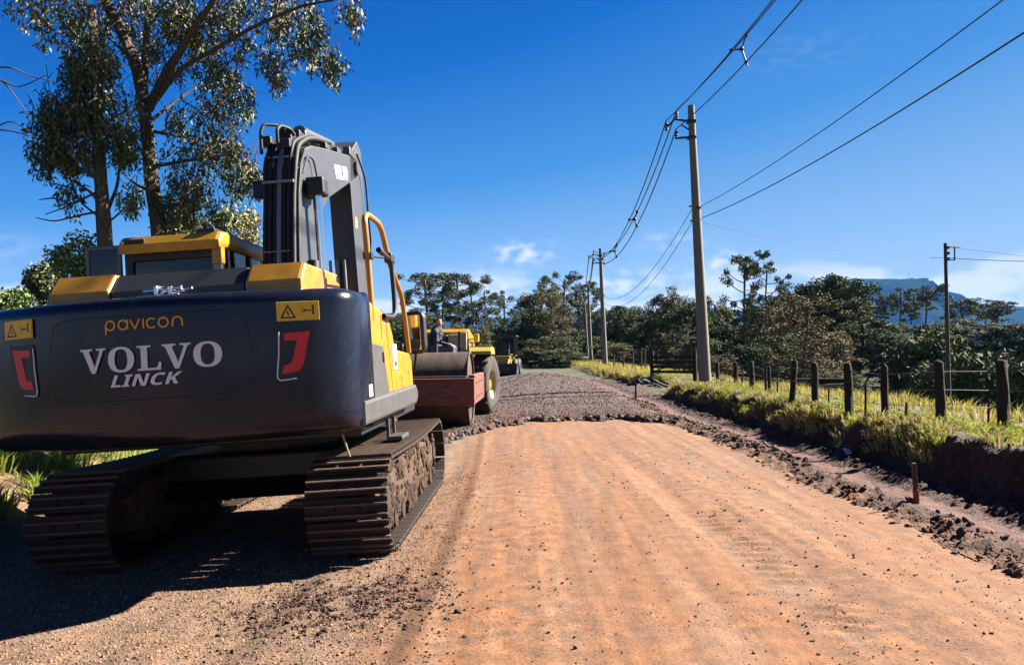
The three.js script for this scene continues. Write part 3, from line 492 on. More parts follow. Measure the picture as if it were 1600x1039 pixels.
const sagLine = (a, b, s) => { const p = []; for (let i = 0; i <= 24; i++) { const f = i / 24, v = a.clone().lerp(b, f); v.y -= s * 4 * f * (1 - f); p.push(v); } return p; };
const offs = [[-.55, -.15, 'upper'], [-.95, -.55, 'outer'], [-.58, -.88, 'lower']];
function span(A, B, s, where, rad) {
  for (const [x, y, nm] of offs) { const o = V(x, y, 0); const c = mesh('overhead_cable', [new THREE.TubeGeometry(new THREE.CatmullRomCurve3(sagLine(A.top.clone().add(o), B.top.clone().add(o), s)), 40, rad, 6)], M.cable); tag(c, `${nm} dark cable of the three strung high ${where}`, 'cable'); }
}
span(P0, P1, 1.2, 'from the tall concrete pole toward the viewer', .017); span(P1, P2, 2.1, 'between the first and second concrete poles', .026); span(P2, P3, 1.6, 'between the second and third concrete poles', .035); span(P3, P4, 1.3, 'between the third and farthest poles', .035);
function spacer(A, B, f, s, k, label) { const pts = offs.map(([x, y]) => { const o = V(x, y, 0), v = A.top.clone().add(o).lerp(B.top.clone().add(o), f); v.y -= s * 4 * f * (1 - f); return v; }); const c = pts[0].clone().add(pts[1]).add(pts[2]).divideScalar(3), t = thing('cable_spacer', label, 'spacer', c); for (const p of pts) mesh('arm', [bar(V(0, 0, 0), p.clone().sub(c).multiplyScalar(1.25), .03 * k, .03 * k, 6), new THREE.SphereGeometry(.065 * k, 8, 6).translate(p.x - c.x, p.y - c.y, p.z - c.z)], M.cable, t); mesh('hub', [new THREE.SphereGeometry(.08 * k, 8, 6)], M.cable, t); }
spacer(P0, P1, .76, 1.2, .8, 'star shaped spacer on the cables running toward the viewer');
[.3, .55, .76].forEach((f, i) => spacer(P1, P2, f, 2.1, 1.3, ['star shaped cable spacer first past the tall concrete pole', 'star shaped cable spacer midway between the first two concrete poles', 'star shaped cable spacer just before the second concrete pole'][i]));
[.35, .7].forEach((f, i) => spacer(P2, P3, f, 1.6, 1.8, ['small cable spacer just past the second concrete pole', 'small cable spacer close to the third concrete pole'][i]));
const low = (P, y, x = .2) => P.top.clone().add(V(x - P.tl.x / P.tl.y * y * -1 * 0, y, 0)).add(V(-P.tl.x * (-y / P.tl.y), 0, 0));
const cableBetween = (a, b, s, r, label) => tag(mesh('overhead_cable', [new THREE.TubeGeometry(new THREE.CatmullRomCurve3(sagLine(a, b, s)), 40, r, 6)], M.cable), label, 'cable');
cableBetween(low(P1, -3.85), low(P0, -3.5), .75, .011, 'thin low cable running from mid pole toward the viewer'); cableBetween(low(P1, -4.3), low(P0, -4.15), 0.85, .014, 'thick low cable bundle running from mid pole toward the viewer');
cableBetween(low(P1, -3.85, -.1), low(P2, -3.9, -.1), 1.5, .013, 'upper low cable between the first two concrete poles'); cableBetween(low(P1, -4.3, -.1), low(P2, -4.4, -.1), 1.6, .013, 'lower low cable between the first two concrete poles');
const PR = pole(1484, 656, 1478, 380, 34, .10, .07, 'thin weathered wooden pole with small crossarm beside the thicket', M.greywood);
{ const q = PR.tl; mesh('crossarm', [bar(V(q.x, q.y - .15, 0), V(q.x + .62, q.y - .2, 0), .03), bar(V(q.x + .4, q.y - .2, 0), V(q.x + .4, q.y - .75, 0), .03), bar(V(q.x, q.y - .75, 0), V(q.x + .42, q.y - .75, 0), .025)], M.cable, PR.t); for (const y of [-.2, -.45, -.7]) mesh('insulator', [new THREE.CylinderGeometry(.05, .06, .12, 10).translate(q.x + .1, q.y + y, .05)], M.porcelain, PR.t); }
cableBetween(low(P1, -4.45), PR.top.clone().add(V(0, -.65, 0)), .35, .008, 'very thin cable from the tall pole to the wooden pole');
cableBetween(PR.top.clone().add(V(.1, -.65, 0)), at(1760, 407, 34), .1, .02, 'cable leaving the wooden pole level with its lower insulator'); cableBetween(PR.top.clone().add(V(.5, -.2, 0)), at(1760, 416, 34), .05, .012, 'cable leaving the crossarm of the wooden pole');
{ const e = at(1760, 407, 34), b = V(e.x, landH(e.x, 34) - .3, -34), t = thing('utility_pole', 'wooden pole farther along from the thin weathered one', 'pole', b); mesh('shaft', [bar(V(0, 0, 0), V(0, e.y - b.y + .4, 0), .1, .07, 14)], M.greywood, t); }

// fence
const posts = [[1570, 667, 566, 21, 0], [1472, 662, 568, 18, .3], [1384, 656, 573, 14, 0], [1328, 649, 570, 15, .2], [1275, 641, 569, 13, 0], [1238, 633, 566, 11, -.9], [1176, 608, 566, 9, 0], [1150, 601, 567, 8, 0], [1203, 612, 574, 6, 0], [1122, 598, 567, 7, 0]];
const posLabels = ['thickest dark fence post at the end of the row', 'dark fence post beside the thin wooden pole', 'reddish upright fence post with one sunlit edge', 'dark fence post casting a broad shadow on the grass', 'stout dark fence post next to the tilted one', 'tilted sunlit fence post leaning toward the field', 'short dark fence post halfway to the concrete pole', 'small fence post before the concrete pole', 'thin stake-like fence post between the short and tilted posts', 'small fence post closest to the concrete pole'];
const postTops = [];
posts.forEach(([px, by, ty, w, lean], i) => {
  const p = hit(px, by, 60), d = -p.z, h = (by - ty) / F * d, r = w / F * d / 2 * .84, t = thing('fence_post', posLabels[i], 'post', p, 'wooden posts of the roadside fence');
  const pts = [], n = 9; for (let k = 0; k <= n; k++) pts.push(new THREE.Vector2(r * (1.08 - .16 * k / n + .06 * noise2(k * .8, i * 3.1)), -.15 + (h + .15) * k / n)); pts.push(new THREE.Vector2(r * .55, h + .02), new THREE.Vector2(0, h + .025 + .02 * (i % 3)));
  const g = new THREE.LatheGeometry(pts, 11), a = g.attributes.position; for (let k = 0; k < a.count; k++) { const s = 1 + .12 * noise3(a.getX(k) * 9 + i * 5, a.getY(k) * 1.5, a.getZ(k) * 9); a.setX(k, a.getX(k) * s); a.setZ(k, a.getZ(k) * s); } g.computeVertexNormals();
  mesh('shaft', [g], M.post, t); t.rotation.set((i % 3 - 1) * .02, i, 0); if (lean) { t.rotation.set(0, 0, lean < 0 ? -.09 : lean * .06); } mesh('staple', [bar(V(-r * 1.05, h * .8, 0), V(r * 1.05, h * .8, 0), .008, .008, 5)], M.dullsteel, t);
  postTops.push([p, h]);
});
const order = [0, 1, 2, 3, 4, 5, 8, 6, 7, 9];
for (const [f, nm] of [[.85, 'top'], [.55, 'middle'], [.28, 'bottom']]) { const pts = order.map(i => postTops[i][0].clone().add(V(0, postTops[i][1] * f, 0))); const gs = []; pts.unshift(V(9.5, pts[0].y, pts[0].z + 5)); for (let i = 0; i + 1 < pts.length; i++) gs.push(bar(pts[i], pts[i + 1], .004, .004, 5)); tag(mesh('fence_wire', gs, M.dullsteel), `${nm} wire of the roadside fence`, 'wire'); }
[[1295, 640, 606, 3], [1353, 656, 600, 4], [1416, 661, 630, 4], [1197, 612, 572, 4], [1545, 665, 625, 4], [1160, 603, 575, 3], [1215, 617, 585, 3]].forEach(([px, by, ty, w]) => { const p = hit(px, by, 60), d = -p.z, h = (by - ty) / F * d; const m = mesh('fence_stake', [bar(V(0, -.1, 0), V(.02, h, 0), w / F * d / 2, w / F * d / 2.4, 7)], M.post); m.position.copy(p); tag(m, 'thin wooden stake between the thick fence posts', 'stake', 'thin stakes of the roadside fence'); });
{ const a = at(1262, 607, 23), b = at(1322, 605, 22), t = thing('log_trough', 'dark wooden log rail lying low behind the fence', 'log', a); const l = b.clone().sub(a); mesh('log', [bar(V(-.3, 0, 0), l, .13, .12, 12), bar(V(-.3, .22, -.2), l.clone().add(V(.1, .16, -.2)), .09, .09, 12)], M.post, t); for (const f of [.05, .9]) { const p = l.clone().multiplyScalar(f); mesh('leg', [bar(V(p.x, landH(a.x + p.x, -(a.z + p.z)) - a.y - .1, p.z), V(p.x, .1, p.z), .07, .07, 8)], M.post, t); } }
{ // gate
  const g0 = at(1022, 590, 38), g1 = at(1084, 592, 36), t = thing('wooden_gate', 'dark wooden farm gate with horizontal boards beside the tall pole', 'gate', V(g0.x, landH(g0.x, 38), g0.z)), L = V(g1.x - g0.x, landH(g1.x, 36) - t.position.y, g1.z - g0.z), len = Math.hypot(L.x, L.z), ang = -Math.atan2(L.z, L.x); t.rotation.y = ang;
  for (let k = 0; k < 4; k++) mesh('board', [box(0, len, .15 + k * .24, .29 + k * .24, -.02, .02, .008)], M.post, t);
  mesh('brace', [bar(V(.05, .2, .035), V(len - .05, .95, .035), .03, .03, 6)], M.post, t); for (const x of [-.1, len + .1]) mesh('gate_post', [bar(V(x, -.2, 0), V(x, 1.25, 0), .11, .1, 10)], M.post, t); mesh('upright', [box(.3, .38, .1, 1.05, .02, .05, .005)], M.greywood, t);
}
for (const [px, by, ty] of [[960, 582, 560], [975, 583, 558], [990, 585, 556], [1003, 586, 558], [1009, 587, 556]]) { const b = at(px, by, 52), h = (by - ty) / F * 52; b.y = landH(b.x, 52); const m = mesh('fence_stake', [bar(V(0, -.1, 0), V(0, h + .2, 0), .05, .045, 7)], M.greywood); m.position.copy(b); tag(m, 'pale slim stake in the grass past the wooden gate', 'stake', 'pale stakes past the gate'); }
// survey stakes and string line
{ const p = hit(1433, 786, 30), d = -p.z, h = 62 / F * d, t = thing('survey_stake', 'pale survey stake with red painted foot in the mud strip', 'stake', p); mesh('shaft', [rbox(.05, h + .1, .022, 0, h / 2 - .05, 0, .004)], M.greywood, t); mesh('paint_band', [rbox(.056, h * .32, .028, 0, h * .17, 0, .004)], std([.6, .06, .04], .7), t); t.rotation.z = .05; t.rotation.y = .3; }
{ const p = hit(994, 626, 40), d = -p.z, h = 26 / F * d, t = thing('survey_stake', 'short dark stake holding the string across the stone layer', 'stake', p); mesh('shaft', [rbox(.05, h, .04, 0, h / 2, 0, .004)], M.post, t); const q = hit(775, 629, 40) || at(775, 629, 24); tag(mesh('string_line', [tube([...Array(13).keys()].map(k => { const v = p.clone().lerp(q, k / 12); v.y = topH(v.x, -v.z) + .07; return v; }), .012, 60, 5)], M.black), 'dark string stretched low across the stone layer', 'string'); }
{ const p = hit(1326, 712, 30), m = mesh('litter_scrap', [(() => { const g = new THREE.PlaneGeometry(.14, .1, 4, 3), a = g.attributes.position; for (let i = 0; i < a.count; i++) a.setZ(i, .03 * noise2(a.getX(i) * 20, a.getY(i) * 20)); g.computeVertexNormals(); return g; })()], M.white); m.position.copy(p).add(V(0, .06, 0)); m.rotation.set(-.7, .4, .2); tag(m, 'small crumpled pale scrap lying on the dark bank', 'scrap'); }

// ------------------------------------------------------------------ excavator (own axes: origin on the ground under the swing centre, x right, -z ahead)
const fontSerif = await new FontLoader().loadAsync('fonts/droid/droid_serif_bold.typeface.json');
const fontSans = await new FontLoader().loadAsync('fonts/droid/droid_sans_bold.typeface.json');
const fontReg = await new FontLoader().loadAsync('fonts/droid/droid_sans_regular.typeface.json');
function text(str, font, w, h, depth = .006, shear = 0) {       // centred, w x h metres, facing +z
  const g = new TextGeometry(str, { font, size: 1, depth: .01, curveSegments: 6, bevelEnabled: false }); g.computeBoundingBox(); const b = g.boundingBox;
  if (shear) g.applyMatrix4(new THREE.Matrix4().set(1, shear, 0, 0, 0, 1, 0, 0, 0, 0, 1, 0, 0, 0, 0, 1)); g.computeBoundingBox(); const c = g.boundingBox;
  return g.translate(-(c.min.x + c.max.x) / 2, -(c.min.y + c.max.y) / 2, 0).scale(w / (c.max.x - c.min.x), h / (c.max.y - c.min.y), depth / .01);
}
function ribbon(pts, w, depth = .004) {                          // stroke outline as thin tubes flattened, facing +z
  const g = new THREE.TubeGeometry(new THREE.CatmullRomCurve3(pts.map(([x, y]) => V(x, y, 0)), false, 'catmullrom', .5), 20, w, 6); return g.scale(1, 1, .3);
}
function canvasTex(w, h, draw) { const c = document.createElement('canvas'); c.width = w; c.height = h; draw(c.getContext('2d'), w, h); const t = new THREE.CanvasTexture(c); t.colorSpace = THREE.SRGBColorSpace; return t; }
const warnTex = canvasTex(256, 116, (g, w, h) => {
  g.fillStyle = '#f2c416'; g.fillRect(0, 0, w, h); g.strokeStyle = '#15120a'; g.lineWidth = 10; g.lineJoin = 'round'; g.beginPath(); g.moveTo(24, 98); g.lineTo(66, 22); g.lineTo(108, 98); g.closePath(); g.stroke();
  g.lineWidth = 6; g.beginPath(); g.moveTo(66, 52); g.lineTo(60, 72); g.lineTo(72, 72); g.lineTo(66, 88); g.stroke();
  g.fillStyle = '#8a7a2a'; for (let i = 0; i < 4; i++) g.fillRect(140, 34 + i * 14, 26 - (i % 2) * 8, 4); g.fillStyle = '#15120a'; g.fillRect(172, 52, 40, 8); g.beginPath(); g.moveTo(172, 44); g.lineTo(172, 68); g.lineTo(158, 56); g.fill(); g.fillRect(216, 36, 12, 46); g.beginPath(); g.arc(222, 30, 8, 0, 7); g.fill();
});
const plateTex = canvasTex(128, 128, (g, w, h) => { g.fillStyle = '#e9e9e6'; g.fillRect(0, 0, w, h); g.fillStyle = '#8d95a0'; for (let i = 0; i < 5; i++) g.fillRect(14, 12 + i * 14, 60 + (i * 37) % 40, 6); g.fillStyle = '#29425e'; g.fillRect(14, 90, 96, 26); });
const tallyTex = canvasTex(64, 64, (g, w, h) => { g.fillStyle = '#e9e9e6'; g.fillRect(0, 0, w, h); g.fillStyle = '#20242c'; g.fillRect(26, 14, 12, 36); });

const ex = thing('excavator', 'big dark blue and yellow crawler excavator with raised boom on the road', 'excavator', V(-2.495, -.07, -8.3));
ex.rotation.set(0, -1.3 * R, .048, 'YXZ');

const ARC = 2.85, arcZ = (x) => 2.75 - ARC + Math.sqrt(ARC * ARC - x * x), bend = (g) => { const p = g.attributes.position; for (let i = 0; i < p.count; i++) p.setZ(i, p.getZ(i) + arcZ(p.getX(i)) - 2.75); return g; };
// counterweight: lofted rings round a plan outline
function lofted(outline, rings) {
  const n = outline.length, ring = [];
  const nor = outline.map((p, i) => { const a = outline[(i + n - 1) % n], b = outline[(i + 1) % n]; const dx = b[0] - a[0], dz = b[1] - a[1], l = Math.hypot(dx, dz) || 1; return [dz / l, -dx / l]; });
  for (const [y, inset, zin = 0] of rings) ring.push(outline.map((p, i) => [p[0] - nor[i][0] * inset, y, p[1] - nor[i][1] * inset - zin * smooth(1.4, 2.7, p[1])]));
  const pos = [], idx = [], uv = []; ring.forEach((rg) => rg.forEach(p => { pos.push(...p); uv.push(p[0] / 1.7, (p[1] + p[2]) / 1.7); }));
  for (let j = 0; j + 1 < ring.length; j++) for (let i = 0; i < n; i++) { const a = j * n + i, b = j * n + (i + 1) % n; idx.push(a, a + n, b, b, a + n, b + n); }
  const cap = (j, up) => { const base = j * n, c = pos.length / 3; let sx = 0, sz = 0; ring[j].forEach(p => { sx += p[0]; sz += p[2]; }); pos.push(sx / n, ring[j][0][1], sz / n); uv.push(0, 0); const o = pos.length / 3; ring[j].forEach(p => { pos.push(...p); uv.push(p[0] / 1.7, p[2] / 1.7); }); for (let i = 0; i < n; i++) up ? idx.push(c, o + (i + 1) % n, o + i) : idx.push(c, o + i, o + (i + 1) % n); };
  cap(0, false); cap(ring.length - 1, true);
  const g = new THREE.BufferGeometry(); g.setAttribute('position', new THREE.Float32BufferAttribute(pos, 3)); g.setAttribute('uv', new THREE.Float32BufferAttribute(uv, 2)); g.setIndex(idx); g.computeVertexNormals(); return g;
}
{
  const half = [...[0, .2, .4, .6, .8, .95, 1.08, 1.18].map(x => [x, arcZ(x)]), [1.29, 2.43], [1.36, 2.37], [1.405, 2.28], [1.427, 2.17], [1.43, 2.05], [1.43, 1.88], [1.43, 1.75]];
  // counter-clockwise seen from above with outward normal (dz, -dx)
  const out = [...half, [.7, 1.7], [0, 1.7], [-.7, 1.7], ...half.slice(1).reverse().map(([x, z]) => [-x - .10 * smooth(1.2, 1.43, x), z])];
  const ccw = out.slice().reverse();
  const test = (o) => { let a = 0; for (let i = 0; i < o.length; i++) { const p = o[i], q = o[(i + 1) % o.length]; a += p[0] * q[1] - q[0] * p[1]; } return a; };
  const outl = test(out) > 0 ? out : ccw;
  const cw = mesh('counterweight', [lofted(outl, [[1.085, .12, .17], [1.10, .05, .10], [1.135, .015, .05], [1.19, .002, .02], [1.27, 0, .0], [1.7, 0, 0], [2.11, 0, .0], [2.16, .012, .0], [2.195, .04, 0], [2.21, .09, 0]])], M.navy, ex);
  // slightly raised rim round the recessed centre panel
  mesh('panel_edge', [bend(tube([V(-.74, 1.50, 2.748), V(-.72, 2.04, 2.748), V(0, 2.06, 2.748), V(.66, 2.04, 2.748), V(.70, 1.50, 2.748), V(0, 1.46, 2.748)], .0035, 80, 6, true))], M.navy, cw);
  const Z = 2.757;
  mesh('lettering_white', [bend(text('VOLVO', fontSerif, 1.04, .185).translate(.01, 1.755, Z)), bend(text('LINCK', fontSans, .53, .088, .006, .28).translate(-.015, 1.60, Z))], M.white, cw);
  const pav = []; { // rounded thin lettering
    const s = .085, adv = .094; let x0 = -.06 - adv * 3; const arc = (cx, cy, r, a0, a1) => { const p = []; for (let i = 0; i <= 16; i++) { const a = lerp(a0, a1, i / 16) * R; p.push([cx + r * Math.cos(a), cy + r * Math.sin(a)]); } return p; }; const r = .034, w = .0075, y = 2.005, ln = (...p) => ribbon(p, w);
    const L = [() => [ribbon(arc(0, 0, r, 0, 360), w), ln([-r, r * .2], [-r, -r * 1.2], [-r, -r * 2])], () => [ribbon(arc(0, 0, r, 0, 360), w), ln([r, r], [r, 0], [r, -r])], () => [ln([-r, r], [-r * .5, 0], [0, -r]), ln([0, -r], [r * .5, 0], [r, r])], () => [ln([0, r], [0, 0], [0, -r])], () => [ribbon(arc(0, 0, r, 45, 315), w)], () => [ribbon(arc(0, 0, r, 0, 360), w)], () => [ribbon(arc(0, 0, r, 0, 180), w), ln([-r, 0], [-r, -r * .5], [-r, -r]), ln([r, 0], [r, -r * .5], [r, -r])]];
    const xs = [0, .098, .188, .25, .31, .395, .495]; L.forEach((f, i) => f().forEach(g => pav.push(bend(g.translate(-.015 - .25 + xs[i] * 1.0, y, Z - .002)))));
  }
  mesh('lettering_orange', pav, M.amber, cw);
  for (const s of [-1, 1]) {
    const st = mesh('warning_sticker', [rbox(.31, .142, .006, 0, 0, 0, .002)], M.signYellow, cw); const sx = s > 0 ? 1.055 : 1.07, sa = Math.asin(sx / ARC); st.position.set(s * sx, 2.035, arcZ(sx) + .008); st.rotation.y = s * sa;
    const pr = mesh('print', [xy(.30, .136)], std([1.45, 1.45, 1.45], .5, { map: warnTex }), st); pr.position.z = .0045;
    // J-shaped emblem: red on a black backing with a white sliver
    const J = (k) => { const q = (x, y) => new THREE.Vector2(x * k * s, y * k); return [q(-.085, .155), q(.13, .168), q(.06, -.12), q(.02, -.165), q(-.115, -.185), q(-.10, -.115), q(-.035, -.098), q(.02, .098), q(-.085, .092)]; };
    const flat = (pts, d) => new THREE.ExtrudeGeometry(new THREE.Shape(s > 0 ? pts : pts.slice().reverse()), { depth: d, bevelEnabled: false });
    const back = [[-.125, .2], [.17, .21], [.10, -.15], [.035, -.215], [-.15, -.235], [-.14, -.1]].map(([x, y]) => new THREE.Vector2(x * s, y));
    const e = mesh('emblem_backing', [flat(back, .004)], M.black, cw); const jx = s > 0 ? 1.02 : 1.035; e.position.set(s * jx, 1.735, arcZ(jx) + .003); e.rotation.y = s * Math.asin(jx / ARC); e.scale.setScalar(.88);
    mesh('emblem', [flat(J(1), .004).translate(0, 0, .004)], M.red, e);
    mesh('emblem_line', [tube([V(-.125 * s, .17, .004), V(-.135 * s, -.02, .004), V(-.155 * s, -.2, .004), V(-.13 * s, -.235, .004), V(.0 * s, -.226, .004)], .006, 24, 5)], M.white, e);
  }
  const eye = mesh('lifting_bracket', [...[].concat(box(-.16, .16, 2.135, 2.16, 2.3, 2.5, .008), bar(V(-.15, 2.2, 2.4), V(.15, 2.21, 2.42), .018, .018, 10), box(-.05, -.02, 2.14, 2.235, 2.34, 2.46, .01), box(.06, .09, 2.14, 2.225, 2.34, 2.46, .01), bar(V(.1, 2.18, 2.42), V(.24, 2.2, 2.44), .009)).map(g => g.translate(0, .07, .05))], M.steel, cw);
}
// engine hood
const hoodProf = [[2.40, 2.10], [2.40, 2.30], [2.27, 2.44], [1.25, 2.45], [1.18, 2.38], [1.18, 2.10]];
mesh('hood_panel', [sideProfile(hoodProf, -.93, -.455, .02)], M.orange, ex);
mesh('hood_panel', [sideProfile(hoodProf, .605, 1.05, .03)], M.orange, ex);
{ const h = mesh('engine_cover', [sideProfile([[2.385, 2.10], [2.385, 2.29], [2.255, 2.43], [1.22, 2.44], [1.2, 2.10]], -.45, .60, .02)], std([.055, .055, .06], .45), ex); mesh('grille', [0, 1, 2, 3, 4].map(i => box(-.3, .45, 2.105, 2.125, 1.3 + i * .16, 1.34 + i * .16, .004).translate(0, .3, 0)), M.grey, h); mesh('hinge', [box(-.34, -.28, 2.14, 2.20, 2.375, 2.395, .004), box(.43, .49, 2.14, 2.20, 2.375, 2.395, .004)], M.dullsteel, h); }
mesh('exhaust_pipe', [bar(V(.75, 2.3, 1.0), V(.75, 2.62, .95), .06, .06, 14)], M.black, ex);
// body sides
const bodyProf = [[2.05, 1.14], [2.05, 2.18], [1.85, 2.165], [1.3, 2.10], [1.0, 2.03], [.86, 1.88], [.80, 1.74], [.05, 1.70], [-.06, 1.62], [-.08, 1.12]];
for (const s of [1, -1]) {
  const b = mesh('side_body', [s > 0 ? sideProfile(bodyProf, .80, 1.375, .03) : sideProfile([[2.05, 1.3], [2.05, 2.17], [.72, 2.14], [.72, 1.3]], -1.375, -.80, .03)], M.yellow, ex);
  if (s > 0) {
    b.scale.z = 1.2; b.position.set(.04, 0, -.41);
    mesh('service_door', [sideProfile([[2.02, 1.30], [2.02, 1.79], [1.36, 1.76], [1.20, 1.30]], 1.374, 1.384, .003)], M.grey, b); mesh('door_handle', [rbox(.014, .09, .03, 1.39, 1.66, 1.40, .004)], M.black, b);
    mesh('door_seam', [sideProfile([[1.35, 1.82], [1.365, 1.82], [1.365, 2.05], [1.35, 2.05]], 1.372, 1.3775, .001), sideProfile([[1.0, 1.32], [1.012, 1.32], [1.16, 1.99], [1.148, 1.99]], 1.372, 1.3775, .001)], M.black, b);
    const p1 = mesh('data_plate', [rbox(.006, .25, .20, 1.379, 1.66, .86, .002)], M.white, b); const q1 = mesh('print', [xy(.18, .23)], std([1.3, 1.3, 1.3], .5, { map: plateTex }), p1); q1.position.set(1.3835, 1.66, .86); q1.rotation.y = Math.PI / 2;
    const p2 = mesh('number_plate', [rbox(.006, .1, .11, 1.389, 1.385, 1.93, .002)], M.white, b); const q2 = mesh('print', [xy(.1, .09)], std([1.3, 1.3, 1.3], .5, { map: tallyTex }), p2); q2.position.set(1.3935, 1.385, 1.93); q2.rotation.y = Math.PI / 2;
    for (const [y, z] of [[1.44, .55], [1.36, .55], [1.48, .16]]) mesh('mark', [rbox(.004, .05, .07, 1.377, y, z, .001)], std([.45, .2, .01], .6), b);
  } else mesh('service_door', [sideProfile([[1.98, 1.25], [1.98, 2.0], [.8, 1.98], [.8, 1.25]], -1.386, -1.373, .004)], M.grey, b);
  const sk = mesh('skirt', [s > 0 ? sideProfile([[2.2, 1.12], [2.2, 1.32], [-.06, 1.34], [-.16, 1.28], [-.16, 1.18], [-.05, 1.12]], 1.2, 1.41, .03) : sideProfile([[2.2, 1.12], [2.2, 1.32], [-.9, 1.32], [-.9, 1.12]], -1.41, -1.2, .03)], M.grey, ex); if (s > 0) { sk.scale.z = 1.2; sk.position.set(.035, 0, -.44); }
}
mesh('deck', [box(-1.3, 1.3, 1.0, 1.2, -1.25, 1.75, .02), box(-.78, .78, 1.1, 1.9, .75, 1.72, .03), box(.55, 1.2, 1.1, 1.45, -1.25, -.1, .03)], M.black, ex);
mesh('turntable', [new THREE.CylinderGeometry(.62, .62, .3, 36).translate(0, .9, 0)], M.trackSteel, ex);
// cab
{
  const cabG = new THREE.Group(); cabG.name = 'cab'; ex.add(cabG); cabG.position.set(.07, .13, 0); cabG.scale.x = .95;
  const c = mesh('cab_shell', [box(-1.42, -1.33, 1.15, 2.78, .50, .58, .02), box(-.46, -.375, 1.15, 2.78, .50, .58, .02), box(-1.42, -1.34, 1.15, 2.75, -1.15, -1.07, .02), box(-.45, -.375, 1.15, 2.75, -1.15, -1.07, .02), box(-.44, -.38, 1.15, 2.76, -.30, -.22, .015), box(-1.42, -1.36, 1.15, 2.76, -.30, -.22, .015), box(-1.4, -.39, 1.15, 1.95, .505, .575, .02), box(-.44, -.38, 1.15, 1.7, -1.1, .55, .02), box(-1.42, -1.36, 1.15, 1.7, -1.1, -.3, .02), box(-1.4, -.39, .98, 1.2, -1.1, .55, .02), box(-1.4, -.4, 2.66, 2.78, .51, .575, .02)], M.black, cabG);
  c.name = 'cab_frame';
  const rf = mesh('cab_roof', [sideProfile([[.66, 2.73], [.68, 2.82], [.60, 2.905], [.45, 2.93], [-.9, 2.93], [-1.18, 2.86], [-1.2, 2.76], [.4, 2.76]], -1.44, -.345, .045)], M.yellow, cabG);
  mesh('roof_vent', [box(-1.36, -1.14, 2.85, 2.885, .655, .685, .008).translate(0, -.015, 0), box(-.62, -.42, 2.90, 2.95, .25, .6, .015)], M.black, cabG);
  mesh('corner_pillar', [box(-.465, -.37, 1.95, 2.58, .575, .588, .006)], std([.42, .42, .44], .5), cabG);
  mesh('corner_cap', [box(-.475, -.36, 2.58, 2.80, .50, .595, .02)], M.yellow, cabG);
  mesh('rear_window', [box(-1.33, -.46, 1.95, 2.66, .535, .541, .002)], M.glass, cabG);
  for (const [a, b] of [[.50, -.22], [-.30, -1.07]]) mesh('side_window', [box(-.412, -.406, 1.7, 2.76, b, a, .002)], M.glass, cabG);
  mesh('side_window', [box(-1.392, -1.386, 1.7, 2.76, -1.07, -.3, .002)], M.glass, cabG);
  mesh('windscreen', [box(-1.34, -.45, 1.3, 2.76, -1.113, -1.107, .002)], M.glass, cabG);
  mesh('operator_seat', [box(-1.15, -.68, 1.55, 1.7, -.3, .2, .05), box(-1.13, -.70, 1.68, 2.35, .12, .26, .05), box(-1.03, -.80, 2.36, 2.55, .16, .26, .04)], M.black, cabG);
  mesh('cab_door', [box(-1.90, -1.86, 1.25, 2.86, .44, .48, .012), box(-1.55, -1.51, 1.25, 2.86, .44, .48, .012), box(-1.89, -1.52, 2.82, 2.86, .44, .48, .012), box(-1.89, -1.52, 1.25, 1.75, .445, .475, .012)], std([.22, .22, .24], .5), cabG);
  mesh('door_glass', [box(-1.86, -1.55, 1.75, 2.82, .457, .463, .002)], M.glass, cabG); mesh('door_hinge', [bar(V(-1.52, 2.3, .46), V(-1.40, 2.3, .46), .02), bar(V(-1.52, 1.4, .46), V(-1.40, 1.4, .46), .02)], M.black, cabG);
}
